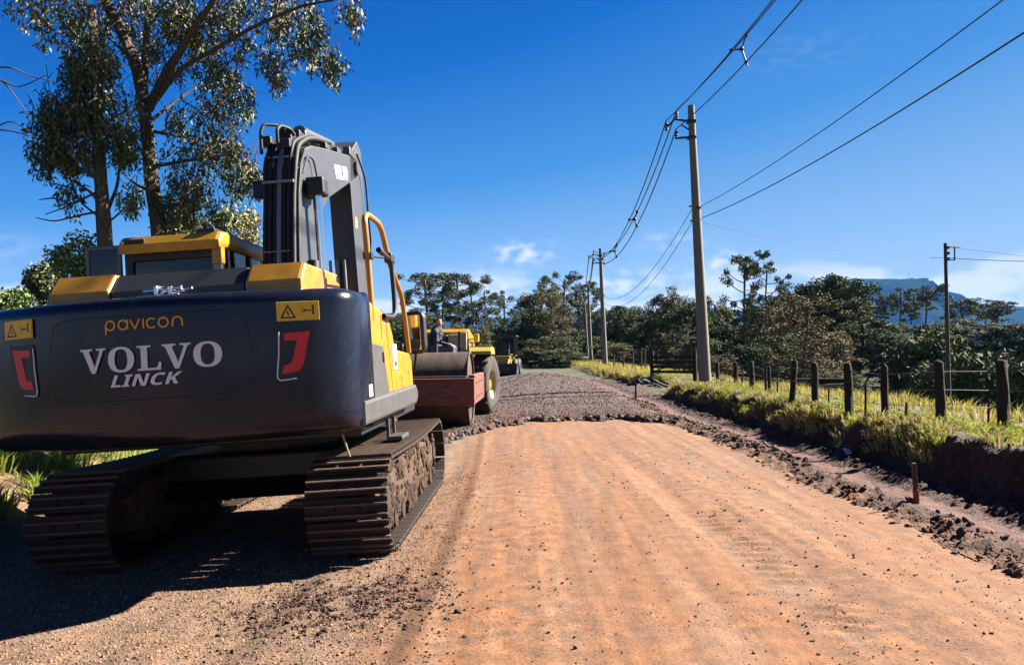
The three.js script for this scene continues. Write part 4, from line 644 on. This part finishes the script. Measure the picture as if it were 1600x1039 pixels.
// boom, with its hoses and rams
const BX0 = .03, BX1 = .38;
const boomProf = [[.32, 1.62], [.25, 2.2], [.13, 3.1], [.06, 3.5], [-.06, 3.82], [-.26, 4.06], [-.6, 4.19], [-1.2, 4.32], [-2.85, 4.64], [-3.05, 4.56], [-3.02, 4.36], [-2.5, 4.17], [-1.25, 3.70], [-.9, 3.45], [-.68, 3.05], [-.42, 2.2], [-.32, 1.62]];
{
  const b = mesh('boom', [sideProfile(boomProf, BX0, BX1, .015)], M.boom, ex);
  mesh('boom_edge_plate', [sideProfile([[.30, 2.0], [.26, 2.2], [.15, 3.1], [.08, 3.5], [-.05, 3.83], [-.25, 4.07], [-.22, 4.02], [-.02, 3.78], [.04, 3.48], [.10, 3.1], [.21, 2.2], [.25, 2.0]], BX1 - .004, BX1 + .018, .003)], M.boom, b);
  mesh('pin_boss', [disc(.13, .56, 20).translate(.15, 1.85, 0), disc(.10, .70, 20).translate(.15, 3.62, -.42), disc(.11, .56, 20).translate(.15, 4.48, -2.9)], M.boom, b);
  const tx = mesh('lettering_white', [text('VOLVO', fontSerif, .74, .19, .004).rotateY(Math.PI / 2).rotateX(-.19 * 0)], M.white, b); tx.position.set(BX1 + .001, 4.20, -2.0); tx.rotation.x = .19;
  for (let i = 0; i < 7; i++) {
    const x = BX0 + .015 + i * .05, o = .05 + .012 * (i % 2), rad = i % 3 ? .023 : .029, top = i % 2 ? .02 : -.03;
    mesh('hydraulic_hose', [tube([V(x, 1.9, .32 + o), V(x, 2.4, .24 + o), V(x, 3.1, .12 + o + .01), V(x, 3.5, .05 + o), V(x + (i - 3) * .004, 3.82, -.06 + o + .03), V(x + .01, 4.08 + top * .6, -.18 + o), V(x + .01, 4.26 + top * .5, -.5), V(x + .01, 4.36, -.9), V(x + .01, 4.5, -1.6)], rad, 50, 8)], i === 3 ? M.dullsteel : M.rubber, b);
  }
  mesh('hose_loop', [tube([V(.0, 3.95, .03), V(.01, 4.18, .05), V(.04, 4.27, .02), V(.12, 4.29, -.06), V(.19, 4.28, -.14), V(.2, 4.22, -.2)], .019, 40, 8)], M.rubber, b);
  mesh('hose_loop', [tube([V(.17, 4.0, -.02), V(.18, 4.2, .02), V(.2, 4.27, -.05), V(.26, 4.27, -.18), V(.27, 4.24, -.3)], .019, 40, 8)], M.rubber, b);
  mesh('hose_clamp', [box(BX0 - .01, BX1 - .06, 2.84, 2.855, .155, .255, .003), box(BX0 - .01, BX1 - .02, 3.60, 3.63, .03, .14, .004), box(BX0 - .02, BX1 - .02, 3.9, 3.93, -.1, .0, .006)], M.dullsteel, b);
  mesh('valve_block', [box(.08, .26, 4.14, 4.30, -.42, -.22, .02), box(.2, .3, 4.2, 4.34, -.62, -.42, .02), box(-.02, .1, 4.05, 4.16, -.14, 0, .02), box(.15, .30, 4.02, 4.13, -.16, -.02, .02)], M.black, b);
  mesh('top_lugs', [box(.03, .28, 4.28, 4.44, -1.0, -.75, .03), box(.3, .38, 4.34, 4.43, -1.5, -1.28, .02), box(.3, .38, 4.44, 4.53, -2.1, -1.9, .02), box(.28, .40, 4.58, 4.72, -2.95, -2.55, .03), box(.33, .40, 4.62, 4.76, -2.98, -2.9, .02)], M.boom, b);
  const ac = mesh('arm_ram', [bar(V(.15, 4.46, -.95), V(.15, 4.68, -2.35), .085, .085, 18)], M.boom, ex); mesh('rod', [bar(V(.15, 4.68, -2.35), V(.15, 4.82, -3.15), .05, .05, 16)], M.chrome, ac);
  for (const x of [.50, -.09]) {
    const r = mesh('boom_ram', [bar(V(x, 1.25, -.65), V(x, 2.33, -.33), .085, .085, 20), disc(.12, .14).translate(x, 1.22, -.66)], M.boom, ex); mesh('rod', [bar(V(x, 2.33, -.33), V(x, 3.62, -.27), .054, .054, 20)], M.chrome, r); mesh('gland', [bar(V(x, 2.30, -.335), V(x, 2.40, -.33), .1, .1, 20)], M.black, r); mesh('rod_eye', [box(x - .105, x + .105, 3.52, 3.72, -.40, -.16, .03)], M.black, r);
  }
  const tubeLine = mesh('feed_pipe', [tube([V(BX1 + .02, 3.75, -.1), V(BX1 + .03, 3.98, -.3), V(BX1 + .04, 3.98, -.5), V(BX1 + .05, 3.72, -.62)], .012, 24, 6)], M.rubber, b);
}
{
  const a = mesh('arm', [sideProfile([[-2.62, 4.62], [-2.55, 4.25], [-2.62, 3.2], [-2.78, 1.7], [-2.95, 1.52], [-3.1, 1.6], [-3.22, 2.6], [-3.45, 4.2], [-3.4, 4.86], [-3.15, 4.95], [-2.9, 4.8]].map(([z, y]) => [z, y]), BX0 + .03, BX1 - .0, .015)], M.boom, ex);
  mesh('arm_hose', [0, 1, 2].map(i => tube([V(.02 + i * .1, 3.1, -2.56), V(.02 + i * .1, 2.6, -2.58), V(.02 + i * .1, 2.0, -2.68)], .022, 12, 8)), M.dullsteel, a);
  mesh('sticker', [rbox(.006, .16, .12, BX1 + .003, 3.65, -2.75, .002)], M.signYellow, a);
  mesh('side_hose', [tube([V(BX1 + .03, 4.7, -2.95), V(BX1 + .07, 4.4, -3.25), V(BX1 + .06, 3.9, -3.38), V(BX1 + .05, 3.45, -3.5), V(BX1 + .04, 3.2, -3.4)], .016, 30, 6), tube([V(BX1 + .02, 3.9, -3.42), V(BX1 + .03, 2.8, -3.28), V(BX1 + .03, 2.0, -3.2)], .013, 20, 6)], M.rubber, a);
  mesh('bucket_link', [bar(V(.04, 2.1, -3.2), V(.04, 1.35, -3.3), .045), bar(V(.26, 2.1, -3.2), V(.26, 1.35, -3.3), .045), disc(.09, .46).translate(.15, 1.6, -2.95), bar(V(.15, 3.5, -3.5), V(.15, 2.1, -3.22), .07)], M.boom, a);
  const bk = mesh('bucket', [sideProfile([[-2.8, 1.6], [-2.45, 1.35], [-2.15, .9], [-2.2, .45], [-2.5, .2], [-2.9, .12], [-2.95, .2], [-2.6, .3], [-2.34, .52], [-2.3, .88], [-2.55, 1.2], [-3.3, 1.4], [-3.3, 1.5]], -.4, .72, .01), sideProfile([[-2.8, 1.55], [-2.45, 1.32], [-2.2, .9], [-2.25, .45], [-2.5, .22], [-2.95, .16], [-3.3, 1.45]], -.42, -.38, .006), sideProfile([[-2.8, 1.55], [-2.45, 1.32], [-2.2, .9], [-2.25, .45], [-2.5, .22], [-2.95, .16], [-3.3, 1.45]], .70, .74, .006)], M.trackSteel, ex);
  for (let i = 0; i < 5; i++) mesh('tooth', [box(-.38 + i * .25, -.28 + i * .25, .10, .18, -3.1, -2.88, .02)], M.dullsteel, bk);
}
// handrail, mirrors
mesh('handrail', [tube([V(1.40, 2.02, 1.95), V(1.40, 2.55, 1.98), V(1.40, 2.85, 2.02), V(1.40, 2.93, 1.90), V(1.40, 2.94, 1.5), V(1.40, 2.88, 1.32), V(1.40, 2.62, 1.05), V(1.40, 2.45, .74), V(1.40, 2.33, .52), V(1.40, 2.1, .40), V(1.40, 1.70, .26)].map(v => V(v.x, v.y, (v.z - 1.95) * 1.15 + 1.53)), .027, 90, 10), disc(.05, .06).translate(1.39, 2.03, 1.53), box(1.36, 1.41, 1.96, 2.12, 1.43, 1.60, .012)], M.orange, ex);
mesh('mirror_arm', [tube([V(1.42, 2.66, 1.55), V(1.44, 2.62, 1.2), V(1.45, 2.55, 1.08), V(1.46, 2.25, 1.08), V(1.46, 2.08, 1.12), V(1.45, 2.04, 1.3), V(1.43, 2.04, 1.55)].map(v => V(v.x, v.y, v.z - .40)), .026, 50, 8), bar(V(1.40, 2.55, 1.54), V(1.44, 2.6, 1.05), .012), box(1.40, 1.48, 2.58, 2.68, 0.62, .80, .02), box(1.36, 1.44, 2.52, 2.59, 1.50, 1.58, .01)], M.black, ex);
{ const m = mesh('mirror', [(() => { const s = new THREE.Shape(); const w = .13, h = .235, r = .09; s.moveTo(-w + r, -h); s.lineTo(w - r, -h); s.quadraticCurveTo(w, -h, w, -h + r); s.lineTo(w, h - r); s.quadraticCurveTo(w, h, w - r, h); s.lineTo(-w + r, h); s.quadraticCurveTo(-w, h, -w, h - r); s.lineTo(-w, -h + r); s.quadraticCurveTo(-w, -h, -w + r, -h); return new THREE.ExtrudeGeometry(s, { depth: .05, bevelSize: .012, bevelThickness: .012, bevelSegments: 2 }); })()], M.black, ex); m.position.set(1.46, 1.93, -.62); m.rotation.y = -.35; mesh('mirror_glass', [rbox(.19, .40, .006, 0, 0, .066, .003)], std([.8, .82, .85], .04, { metalness: 1 }), m); mesh('stalk', [bar(V(0, -.2, .02), V(-.1, -.45, -.1), .015)], M.black, m); }
mesh('step', [box(1.3, 1.46, .84, .88, .3, .7, .01), box(1.3, 1.33, .86, 1.05, .32, .36, .004), box(1.3, 1.33, .86, 1.05, .64, .68, .004)], M.grey, ex);
mesh('hanging_strap', [bar(V(1.2, 1.05, 2.02), V(1.24, .86, 1.98), .008)], M.cream, ex);

// crawler tracks
const shoeGeo = (() => { // plate, links and bolts stay brown, the grouser crests are worn to bare steel
  const list = [[rbox(.68, .024, .172, 0, 0, 0, .006), 0], [rbox(.676, .034, .02, 0, .026, .055, .006), 1], [rbox(.676, .034, .02, 0, .026, -.03, .006), 1], [rbox(.16, .07, .12, 0, -.045, 0, .01), 0], ...[-.1, .1].flatMap(x => [-.002, .022].map(z => [new THREE.CylinderGeometry(.013, .013, .02, 6).translate(x, .02, z), 0]))].map(([g, w]) => { g = clean(g); const p = g.attributes.position, c = new Float32Array(p.count * 3); for (let i = 0; i < p.count; i++) { const k = w && p.getY(i) > .036 ? 2.6 : .62; c.set([k, k * .97, k * .95], i * 3); } g.setAttribute('color', new THREE.BufferAttribute(c, 3)); return g; });
  return mergeGeometries(list); })();
const shoeMuddy = M.trackSteel.clone(); shoeMuddy.vertexColors = true; shoeMuddy.metalness = .35;
for (const s of [1, -1]) {
  const t = new THREE.Group(); t.name = 'track'; ex.add(t); t.position.set(s * 1.15 + .05, 0, 0);
  const HZ = 1.66, CY = .425, RR = .375, arc = Math.PI * RR, L = 4 * HZ + 2 * arc, n = 48;
  for (let i = 0; i < n; i++) {
    let u = (i / n) * L, z, y, a; // a: outward angle from +y toward +z
    if (u < 2 * HZ) { z = HZ - u; y = CY + RR - .028 * Math.sin(Math.PI * u / (2 * HZ)) * 1; a = 0; }
    else if ((u -= 2 * HZ) < arc) { const q = u / RR; z = -HZ - RR * Math.sin(q); y = CY + RR * Math.cos(q); a = -q; }
    else if ((u -= arc) < 2 * HZ) { z = -HZ + u; y = CY - RR; a = Math.PI; }
    else { u -= 2 * HZ; const q = u / RR; z = HZ + RR * Math.sin(q); y = CY - RR * Math.cos(q); a = Math.PI - q; }
    const m = mesh('track_shoe', shoeGeo, shoeMuddy, t); m.position.set(0, y, z); m.rotation.x = a;
  }
  const fr = mesh('track_frame', [sideProfile([[1.5, .28], [1.5, .56], [1.2, .66], [-1.25, .66], [-1.55, .54], [-1.55, .28], [-1.2, .2], [1.2, .2]], -.24, .24, .03)], M.mud, t);
  mesh('mud_cake', (() => { const r = mulberry(s + 9), gs = []; for (let i = 0; i < 150; i++) { const z = -1.75 + 3.5 * r(), y = .12 + .58 * r(), k = .02 + .09 * r() * r(); gs.push(rocks[i % 6].clone().scale(k * .28, k, k).translate(s * (.243 + .008 * r()), y, z)); } return gs; })(), M.mud, fr);
  const teeth = (rr, k, w) => { const sh = new THREE.Shape(); for (let i = 0; i < k * 4; i++) { const a = i / (k * 4) * 6.2832, q = rr * ((i % 4 < 2) ? 1 : .86); i ? sh.lineTo(Math.cos(a) * q, Math.sin(a) * q) : sh.moveTo(Math.cos(a) * q, Math.sin(a) * q); } for (let i = 0; i < 5; i++) { const a = i / 5 * 6.2832, h = new THREE.Path(); h.absellipse(Math.cos(a) * rr * .58, Math.sin(a) * rr * .58, rr * .14, rr * .14, 0, 6.2832); sh.holes.push(h); } return new THREE.ExtrudeGeometry(sh, { depth: w, bevelEnabled: false, curveSegments: 8 }).rotateY(Math.PI / 2); };
  mesh('sprocket', [teeth(.33, 21, .07).translate(s * .19 - .035, CY, HZ), disc(.14, .34, 20).translate(s * .1, CY, HZ), disc(.2, .3, 20).translate(s * .02, CY, HZ)], M.mud, t);
  mesh('idler', [disc(.32, .10, 28).translate(0, CY, -HZ), disc(.26, .2, 28).translate(0, CY, -HZ), disc(.11, .5, 18).translate(0, CY, -HZ)], M.mud, t);
  for (let i = 0; i < 7; i++) mesh('bottom_roller', [disc(.095, .5, 16).translate(0, .2, -1.2 + i * .4), disc(.12, .06, 16).translate(s * .2, .2, -1.2 + i * .4)], M.mud, t);
  for (const z of [-.6, .6]) mesh('top_roller', [disc(.07, .4, 16).translate(0, .68, z)], M.mud, t);
}
mesh('car_body', [box(-.95, .95, .42, .82, -.75, .75, .06), sideProfile([[.9, .4], [.6, .75], [-.6, .75], [-.9, .4]], -1.1, 1.1, .03)], M.black, ex);

// ------------------------------------------------------------------ single drum road roller
const ro = thing('road_roller', 'yellow single drum roller with rusty red drum frame beside the excavator', 'roller', V(-1.92, topH(-1.92, 16.8) + .02, -16.8));
ro.rotation.y = -2.5 * R;
{
  mesh('drum', [new THREE.CylinderGeometry(.8, .8, 2.02, 56, 1, true).rotateZ(Math.PI / 2).translate(0, .8, 0), new THREE.RingGeometry(.3, .8, 48).rotateY(Math.PI / 2).translate(.97, .8, 0), new THREE.RingGeometry(.3, .8, 48).rotateY(-Math.PI / 2).translate(-.97, .8, 0), disc(.3, 1.9).translate(0, .8, 0), new THREE.TorusGeometry(.79, .02, 8, 56).rotateY(Math.PI / 2).translate(1.0, .8, 0)], M.drum, ro);
  const f = mesh('drum_frame', [box(-1.18, 1.18, .50, 1.06, .90, 1.06, .02), box(1.05, 1.18, .52, 1.12, -1.35, .92, .02), box(-1.18, -1.05, .52, 1.12, -1.35, .92, .02), box(-1.18, 1.18, .55, 1.1, -1.45, -1.2, .03)], M.rust, ro);
  mesh('scraper', [box(-1.0, 1.0, 1.06, 1.10, .78, .93, .01)], M.drum, f); for (let i = 0; i < 6; i++) mesh('bolt', [disc(.022, .03, 8).translate(1.185, .66 + (i % 2) * .3, -.6 + Math.floor(i / 2) * .6)], M.dullsteel, f);
  mesh('chassis', [box(-.75, .75, .65, 1.12, -4.2, -1.6, .05), bar(V(0, .8, -1.3), V(0, .8, -1.8), .16)], M.black, ro);
  mesh('platform', [box(-.85, .85, 1.12, 1.22, -2.7, -1.55, .02), box(.55, .62, 1.2, 2.1, -1.7, -1.64, .02), box(-.62, -.55, 1.2, 2.1, -1.7, -1.64, .02)], M.black, ro);
  mesh('engine_hood', [sideProfile([[-2.75, 1.1], [-2.75, 2.12], [-2.95, 2.2], [-4.1, 2.05], [-4.3, 1.85], [-4.3, 1.1]], -.62, .70, .05)], M.yellow, ro);
  mesh('cowl', [box(.20, .52, 1.22, 2.05, -2.70, -2.45, .03), box(.52, .66, 1.45, 2.1, -2.72, -2.55, .02)], M.cream, ro); mesh('lamp', [box(.82, .95, 1.86, 2.06, -2.9, -2.75, .02), bar(V(.62, 1.9, -2.85), V(.85, 1.95, -2.83), .02)], M.signYellow, ro);
  mesh('fender', [sideProfile([[-2.3, 1.62], [-2.5, 1.72], [-3.3, 1.72], [-3.6, 1.6], [-3.6, 1.52], [-2.3, 1.54]], .72, 1.3, .02)], std([.62, .5, .06], .5), ro);
  mesh('guard_rail', [tube([V(.78, 1.22, -2.65), V(.8, 1.75, -2.6), V(.8, 1.85, -2.4), V(.8, 1.85, -1.85), V(.8, 1.75, -1.66), V(.78, 1.22, -1.62)], .02, 40, 6), tube([V(-.78, 1.22, -2.65), V(-.8, 1.75, -2.6), V(-.8, 1.85, -2.4), V(-.8, 1.85, -1.85), V(-.8, 1.75, -1.66), V(-.78, 1.22, -1.62)], .02, 40, 6)], M.black, ro);
  mesh('hose', [0, 1, 2].map(i => tube([V(-.2 + i * .2, 1.0, -1.3), V(-.22 + i * .2, 1.3, -1.45), V(-.2 + i * .22, 1.0, -1.7)], .022, 14, 6)), M.rubber, ro);
  for (const x of [-.5, .5]) { const hl = mesh('headlight', [new THREE.CylinderGeometry(.08, .06, .08, 16).rotateX(Math.PI / 2).translate(x, 1.34, -1.52)], M.black, ro); mesh('lens', [new THREE.CircleGeometry(.068, 16).translate(x, 1.34, -1.478)], M.chrome, hl); }
  mesh('hood_grille', [0, 1, 2, 3, 4].map(i => box(.7, .712, 1.35 + i * .12, 1.40 + i * .12, -4.0, -3.0, .004)), M.black, ro);
  mesh('control_post', [bar(V(-.02, 1.22, -1.8), V(-.02, 1.95, -1.9), .05), new THREE.TorusGeometry(.2, .018, 8, 28).rotateX(1.1).translate(-.02, 1.98, -1.92)], M.black, ro);
  mesh('seat', [box(-.35, .2, 1.5, 1.62, -2.55, -2.1, .04), box(-.33, .18, 1.6, 2.05, -2.66, -2.54, .04), box(-.2, .05, 1.2, 1.52, -2.45, -2.2, .02)], M.black, ro);
  for (const s of [1, -1]) {
    const w = new THREE.Group(); w.name = 'wheel'; ro.add(w); w.position.set(s * 1.07, .765, -2.95); w.rotation.y = -.17;
    const pts = [[.36, -.2], [.5, -.24], [.66, -.245], [.735, -.21], [.765, -.12], [.77, 0], [.765, .12], [.735, .21], [.66, .245], [.5, .24], [.36, .2]].map(([r, y]) => new THREE.Vector2(r, y));
    const ty = mesh('tyre', [new THREE.LatheGeometry(pts, 48).rotateZ(-Math.PI / 2)], std([.10, .075, .055], .9, { map: mudMap }), w);
    for (let i = 0; i < 26; i++) { const a = i / 26 * 6.2832; mesh('lug', [rbox(.24, .05, .07, (i % 2 ? .11 : -.11), .775, 0, .012).rotateX(a)], M.mud, ty); }
    const lathe = [[0, s * .06], [.14, s * .08], [.16, s * .02], [.30, s * .05], [.35, s * .16], [.38, s * .21]].map(([r, y]) => new THREE.Vector2(r, y)); mesh('rim', [new THREE.LatheGeometry(lathe, 32).rotateZ(-Math.PI / 2)], M.cream, w); mesh('hub', [disc(.13, .1, 18).translate(s * .1, 0, 0)], M.yellow, w);
  }
}
// operator, one continuous surface
{
  const seat = ro.localToWorld(V(-.08, 1.64, -2.3)); ro.updateMatrixWorld(); seat.copy(ro.localToWorld(V(-.08, 1.62, -2.28)));
  const t = thing('person', 'person in dark jacket seated sideways on the roller, looking ahead', 'person', seat); t.rotation.y = 84 * R;
  // own axes: facing +z, x to the person's left, origin at the seat
  const cap = [], add = (a, b, r0, r1, c) => cap.push([V(...a), V(...b), r0, r1, c]);
  const JK = [.018, .022, .035], PT = [.10, .095, .13], SK = [.32, .17, .11], HR = [.012, .009, .008], SH = [.05, .035, .03];
  add([0, .10, -.02], [0, .30, -.01], .155, .15, JK); add([0, .30, -.01], [0, .50, .03], .15, .155, JK); add([-.12, .50, .03], [.12, .50, .03], .085, .085, JK); add([0, .54, .03], [0, .64, .06], .058, .052, SK);
  add([0, .70, .075], [0, .77, .065], .085, .092, SK); add([0, .665, .11], [0, .68, .12], .05, .045, SK); add([0, .725, .16], [0, .705, .178], .014, .017, SK);
  add([-.088, .72, .07], [-.09, .74, .065], .016, .018, SK); add([.088, .72, .07], [.09, .74, .065], .016, .018, SK);
  add([0, .80, .045], [0, .77, .02], .088, .085, HR); add([0, .82, .09], [0, .81, .06], .062, .075, HR);
  for (const s of [-1, 1]) {
    add([s * .18, .49, .03], [s * .235, .25, .08], .068, .055, JK); add([s * .235, .25, .08], [s * .17, .17, .33], .053, .040, JK); add([s * .17, .17, .33], [s * .155, .17, .39], .034, .036, SK);
    add([s * .095, .07, .0], [s * .12, .09, .42], .105, .078, PT); add([s * .12, .09, .42], [s * .13, -.33, .46], .07, .05, PT); add([s * .13, -.36, .44], [s * .14, -.37, .60], .05, .042, SH);
    for (let k = 0; k < 4; k++) add([s * (.135 + k * .021), .17, .41], [s * (.135 + k * .020), .135, .465 - Math.abs(k - 1.4) * .008], .012, .010, SK); add([s * .125, .175, .39], [s * .105, .15, .425], .013, .011, SK);
  }
  const N = 104, size = .66, mc = new MarchingCubes(N, new THREE.MeshStandardMaterial(), false, true, 400000); mc.isolation = 0; const ctr = V(0, .18, .2); const p = V(0, 0, 0), ab = V(0, 0, 0), ap = V(0, 0, 0);
  const sdf = (p) => { let d = 1e3; for (const [a, b, r0, r1] of cap) { ab.subVectors(b, a); ap.subVectors(p, a); const h = clamp(ap.dot(ab) / ab.lengthSq()); const q = ap.addScaledVector(ab, -h).length() - lerp(r0, r1, h); const k = r0 < .02 ? .006 : .022; const m = Math.max(k - Math.abs(d - q), 0) / k; d = Math.min(d, q) - m * m * k * .25; } return d; };
  for (let z = 0; z < N; z++) for (let y = 0; y < N; y++) for (let x = 0; x < N; x++) { p.set((x - N / 2) / (N / 2) * size + ctr.x, (y - N / 2) / (N / 2) * size + ctr.y, (z - N / 2) / (N / 2) * size + ctr.z); mc.field[z * N * N + y * N + x] = -sdf(p); }
  mc.update(); const n = mc.count, P = mc.positionArray.slice(0, n * 3), C = new Float32Array(n * 3);
  for (let i = 0; i < n; i++) { for (let k = 0; k < 3; k++) P[i * 3 + k] = P[i * 3 + k] * size + [ctr.x, ctr.y, ctr.z][k]; p.set(P[i * 3], P[i * 3 + 1], P[i * 3 + 2]); let best = 1e3, c = JK; for (const q of cap) { ab.subVectors(q[1], q[0]); ap.subVectors(p, q[0]); const h = clamp(ap.dot(ab) / ab.lengthSq()), dd = ap.addScaledVector(ab, -h).length() - lerp(q[2], q[3], h); if (dd < best) { best = dd; c = q[4]; } } C.set(c, i * 3); }
  const g = new THREE.BufferGeometry(); g.setAttribute('position', new THREE.BufferAttribute(P, 3)); g.setAttribute('normal', new THREE.BufferAttribute(mc.normalArray.slice(0, n * 3), 3)); g.setAttribute('color', new THREE.BufferAttribute(C, 3));
  const b = new THREE.Mesh(g, new THREE.MeshStandardMaterial({ vertexColors: true, roughness: .85 })); b.name = 'body'; b.castShadow = b.receiveShadow = true; t.add(b);
  for (const s of [-1, 1]) mesh('eye', [new THREE.SphereGeometry(.011, 8, 6).translate(s * .032, .735, .152)], M.black, t); mesh('mouth', [rbox(.04, .007, .01, 0, .672, .163, .003)], std([.25, .09, .07], .7), t);
}

// ------------------------------------------------------------------ loader with canopy, farther down the road
const ld = thing('wheel_loader', 'small yellow loader with black canopy and lowered bucket, far down the road', 'loader', V(at(786, 590, 50).x, topH(at(786, 590, 50).x, 50), -50));
ld.rotation.y = -6 * R;
{
  mesh('body', [box(-.5, .5, .7, 1.35, -2.6, .1, .06), box(-.45, .45, 1.3, 1.45, -2.4, -1.5, .05)], M.yellow, ld); mesh('fuel_tank', [box(-.95, -.5, .55, 1.3, -1.6, -.3, .04)], M.yellow, ld);
  mesh('cab_floor', [box(-.75, .75, 1.3, 1.4, -2.2, -.6, .02)], M.black, ld); for (const [x, z] of [[-.72, -.65], [.72, -.65], [-.72, -2.15], [.72, -2.15]]) mesh('canopy_post', [box(x - .04, x + .04, 1.38, 2.6, z - .04, z + .04, .01)], M.black, ld);
  mesh('canopy', [box(-.85, .85, 2.58, 2.7, -2.3, -.5, .04)], M.black, ld); mesh('seat', [box(-.3, .3, 1.4, 1.75, -1.6, -1.1, .05), box(-.3, .3, 1.7, 2.3, -1.7, -1.55, .05)], M.black, ld); mesh('cab_back', [box(-.7, .7, 1.4, 2.3, -2.18, -2.12, .02)], M.black, ld);
  for (const [x, z] of [[-.8, 0], [.8, 0], [-.8, -2.2], [.8, -2.2]]) { const w = new THREE.Group(); w.name = 'wheel'; ld.add(w); w.position.set(x, .58, z); mesh('tyre', [new THREE.TorusGeometry(.42, .17, 12, 28).rotateY(Math.PI / 2).scale(1.1, 1, 1)], M.rubber, w); mesh('rim', [disc(.3, .2)], M.signYellow, w); }
  const lf = mesh('lift_arm', [bar(V(-.4, 1.3, -.3), V(-.4, .5, 1.2), .07), bar(V(.4, 1.3, -.3), V(.4, .5, 1.2), .07)], M.yellow, ld);
  mesh('bucket', [sideProfile([[1.1, .85], [1.15, .2], [1.3, .03], [1.9, .02], [1.9, .06], [1.32, .08], [1.2, .25], [1.16, .86]], -1.05, 1.05, .006), sideProfile([[1.1, .85], [1.15, .2], [1.3, .03], [1.9, .02], [1.3, .85]], 1.03, 1.07, .004), sideProfile([[1.1, .85], [1.15, .2], [1.3, .03], [1.9, .02], [1.3, .85]], -1.07, -1.03, .004)], M.black, ld);
}
renderer.render(scene, camera);
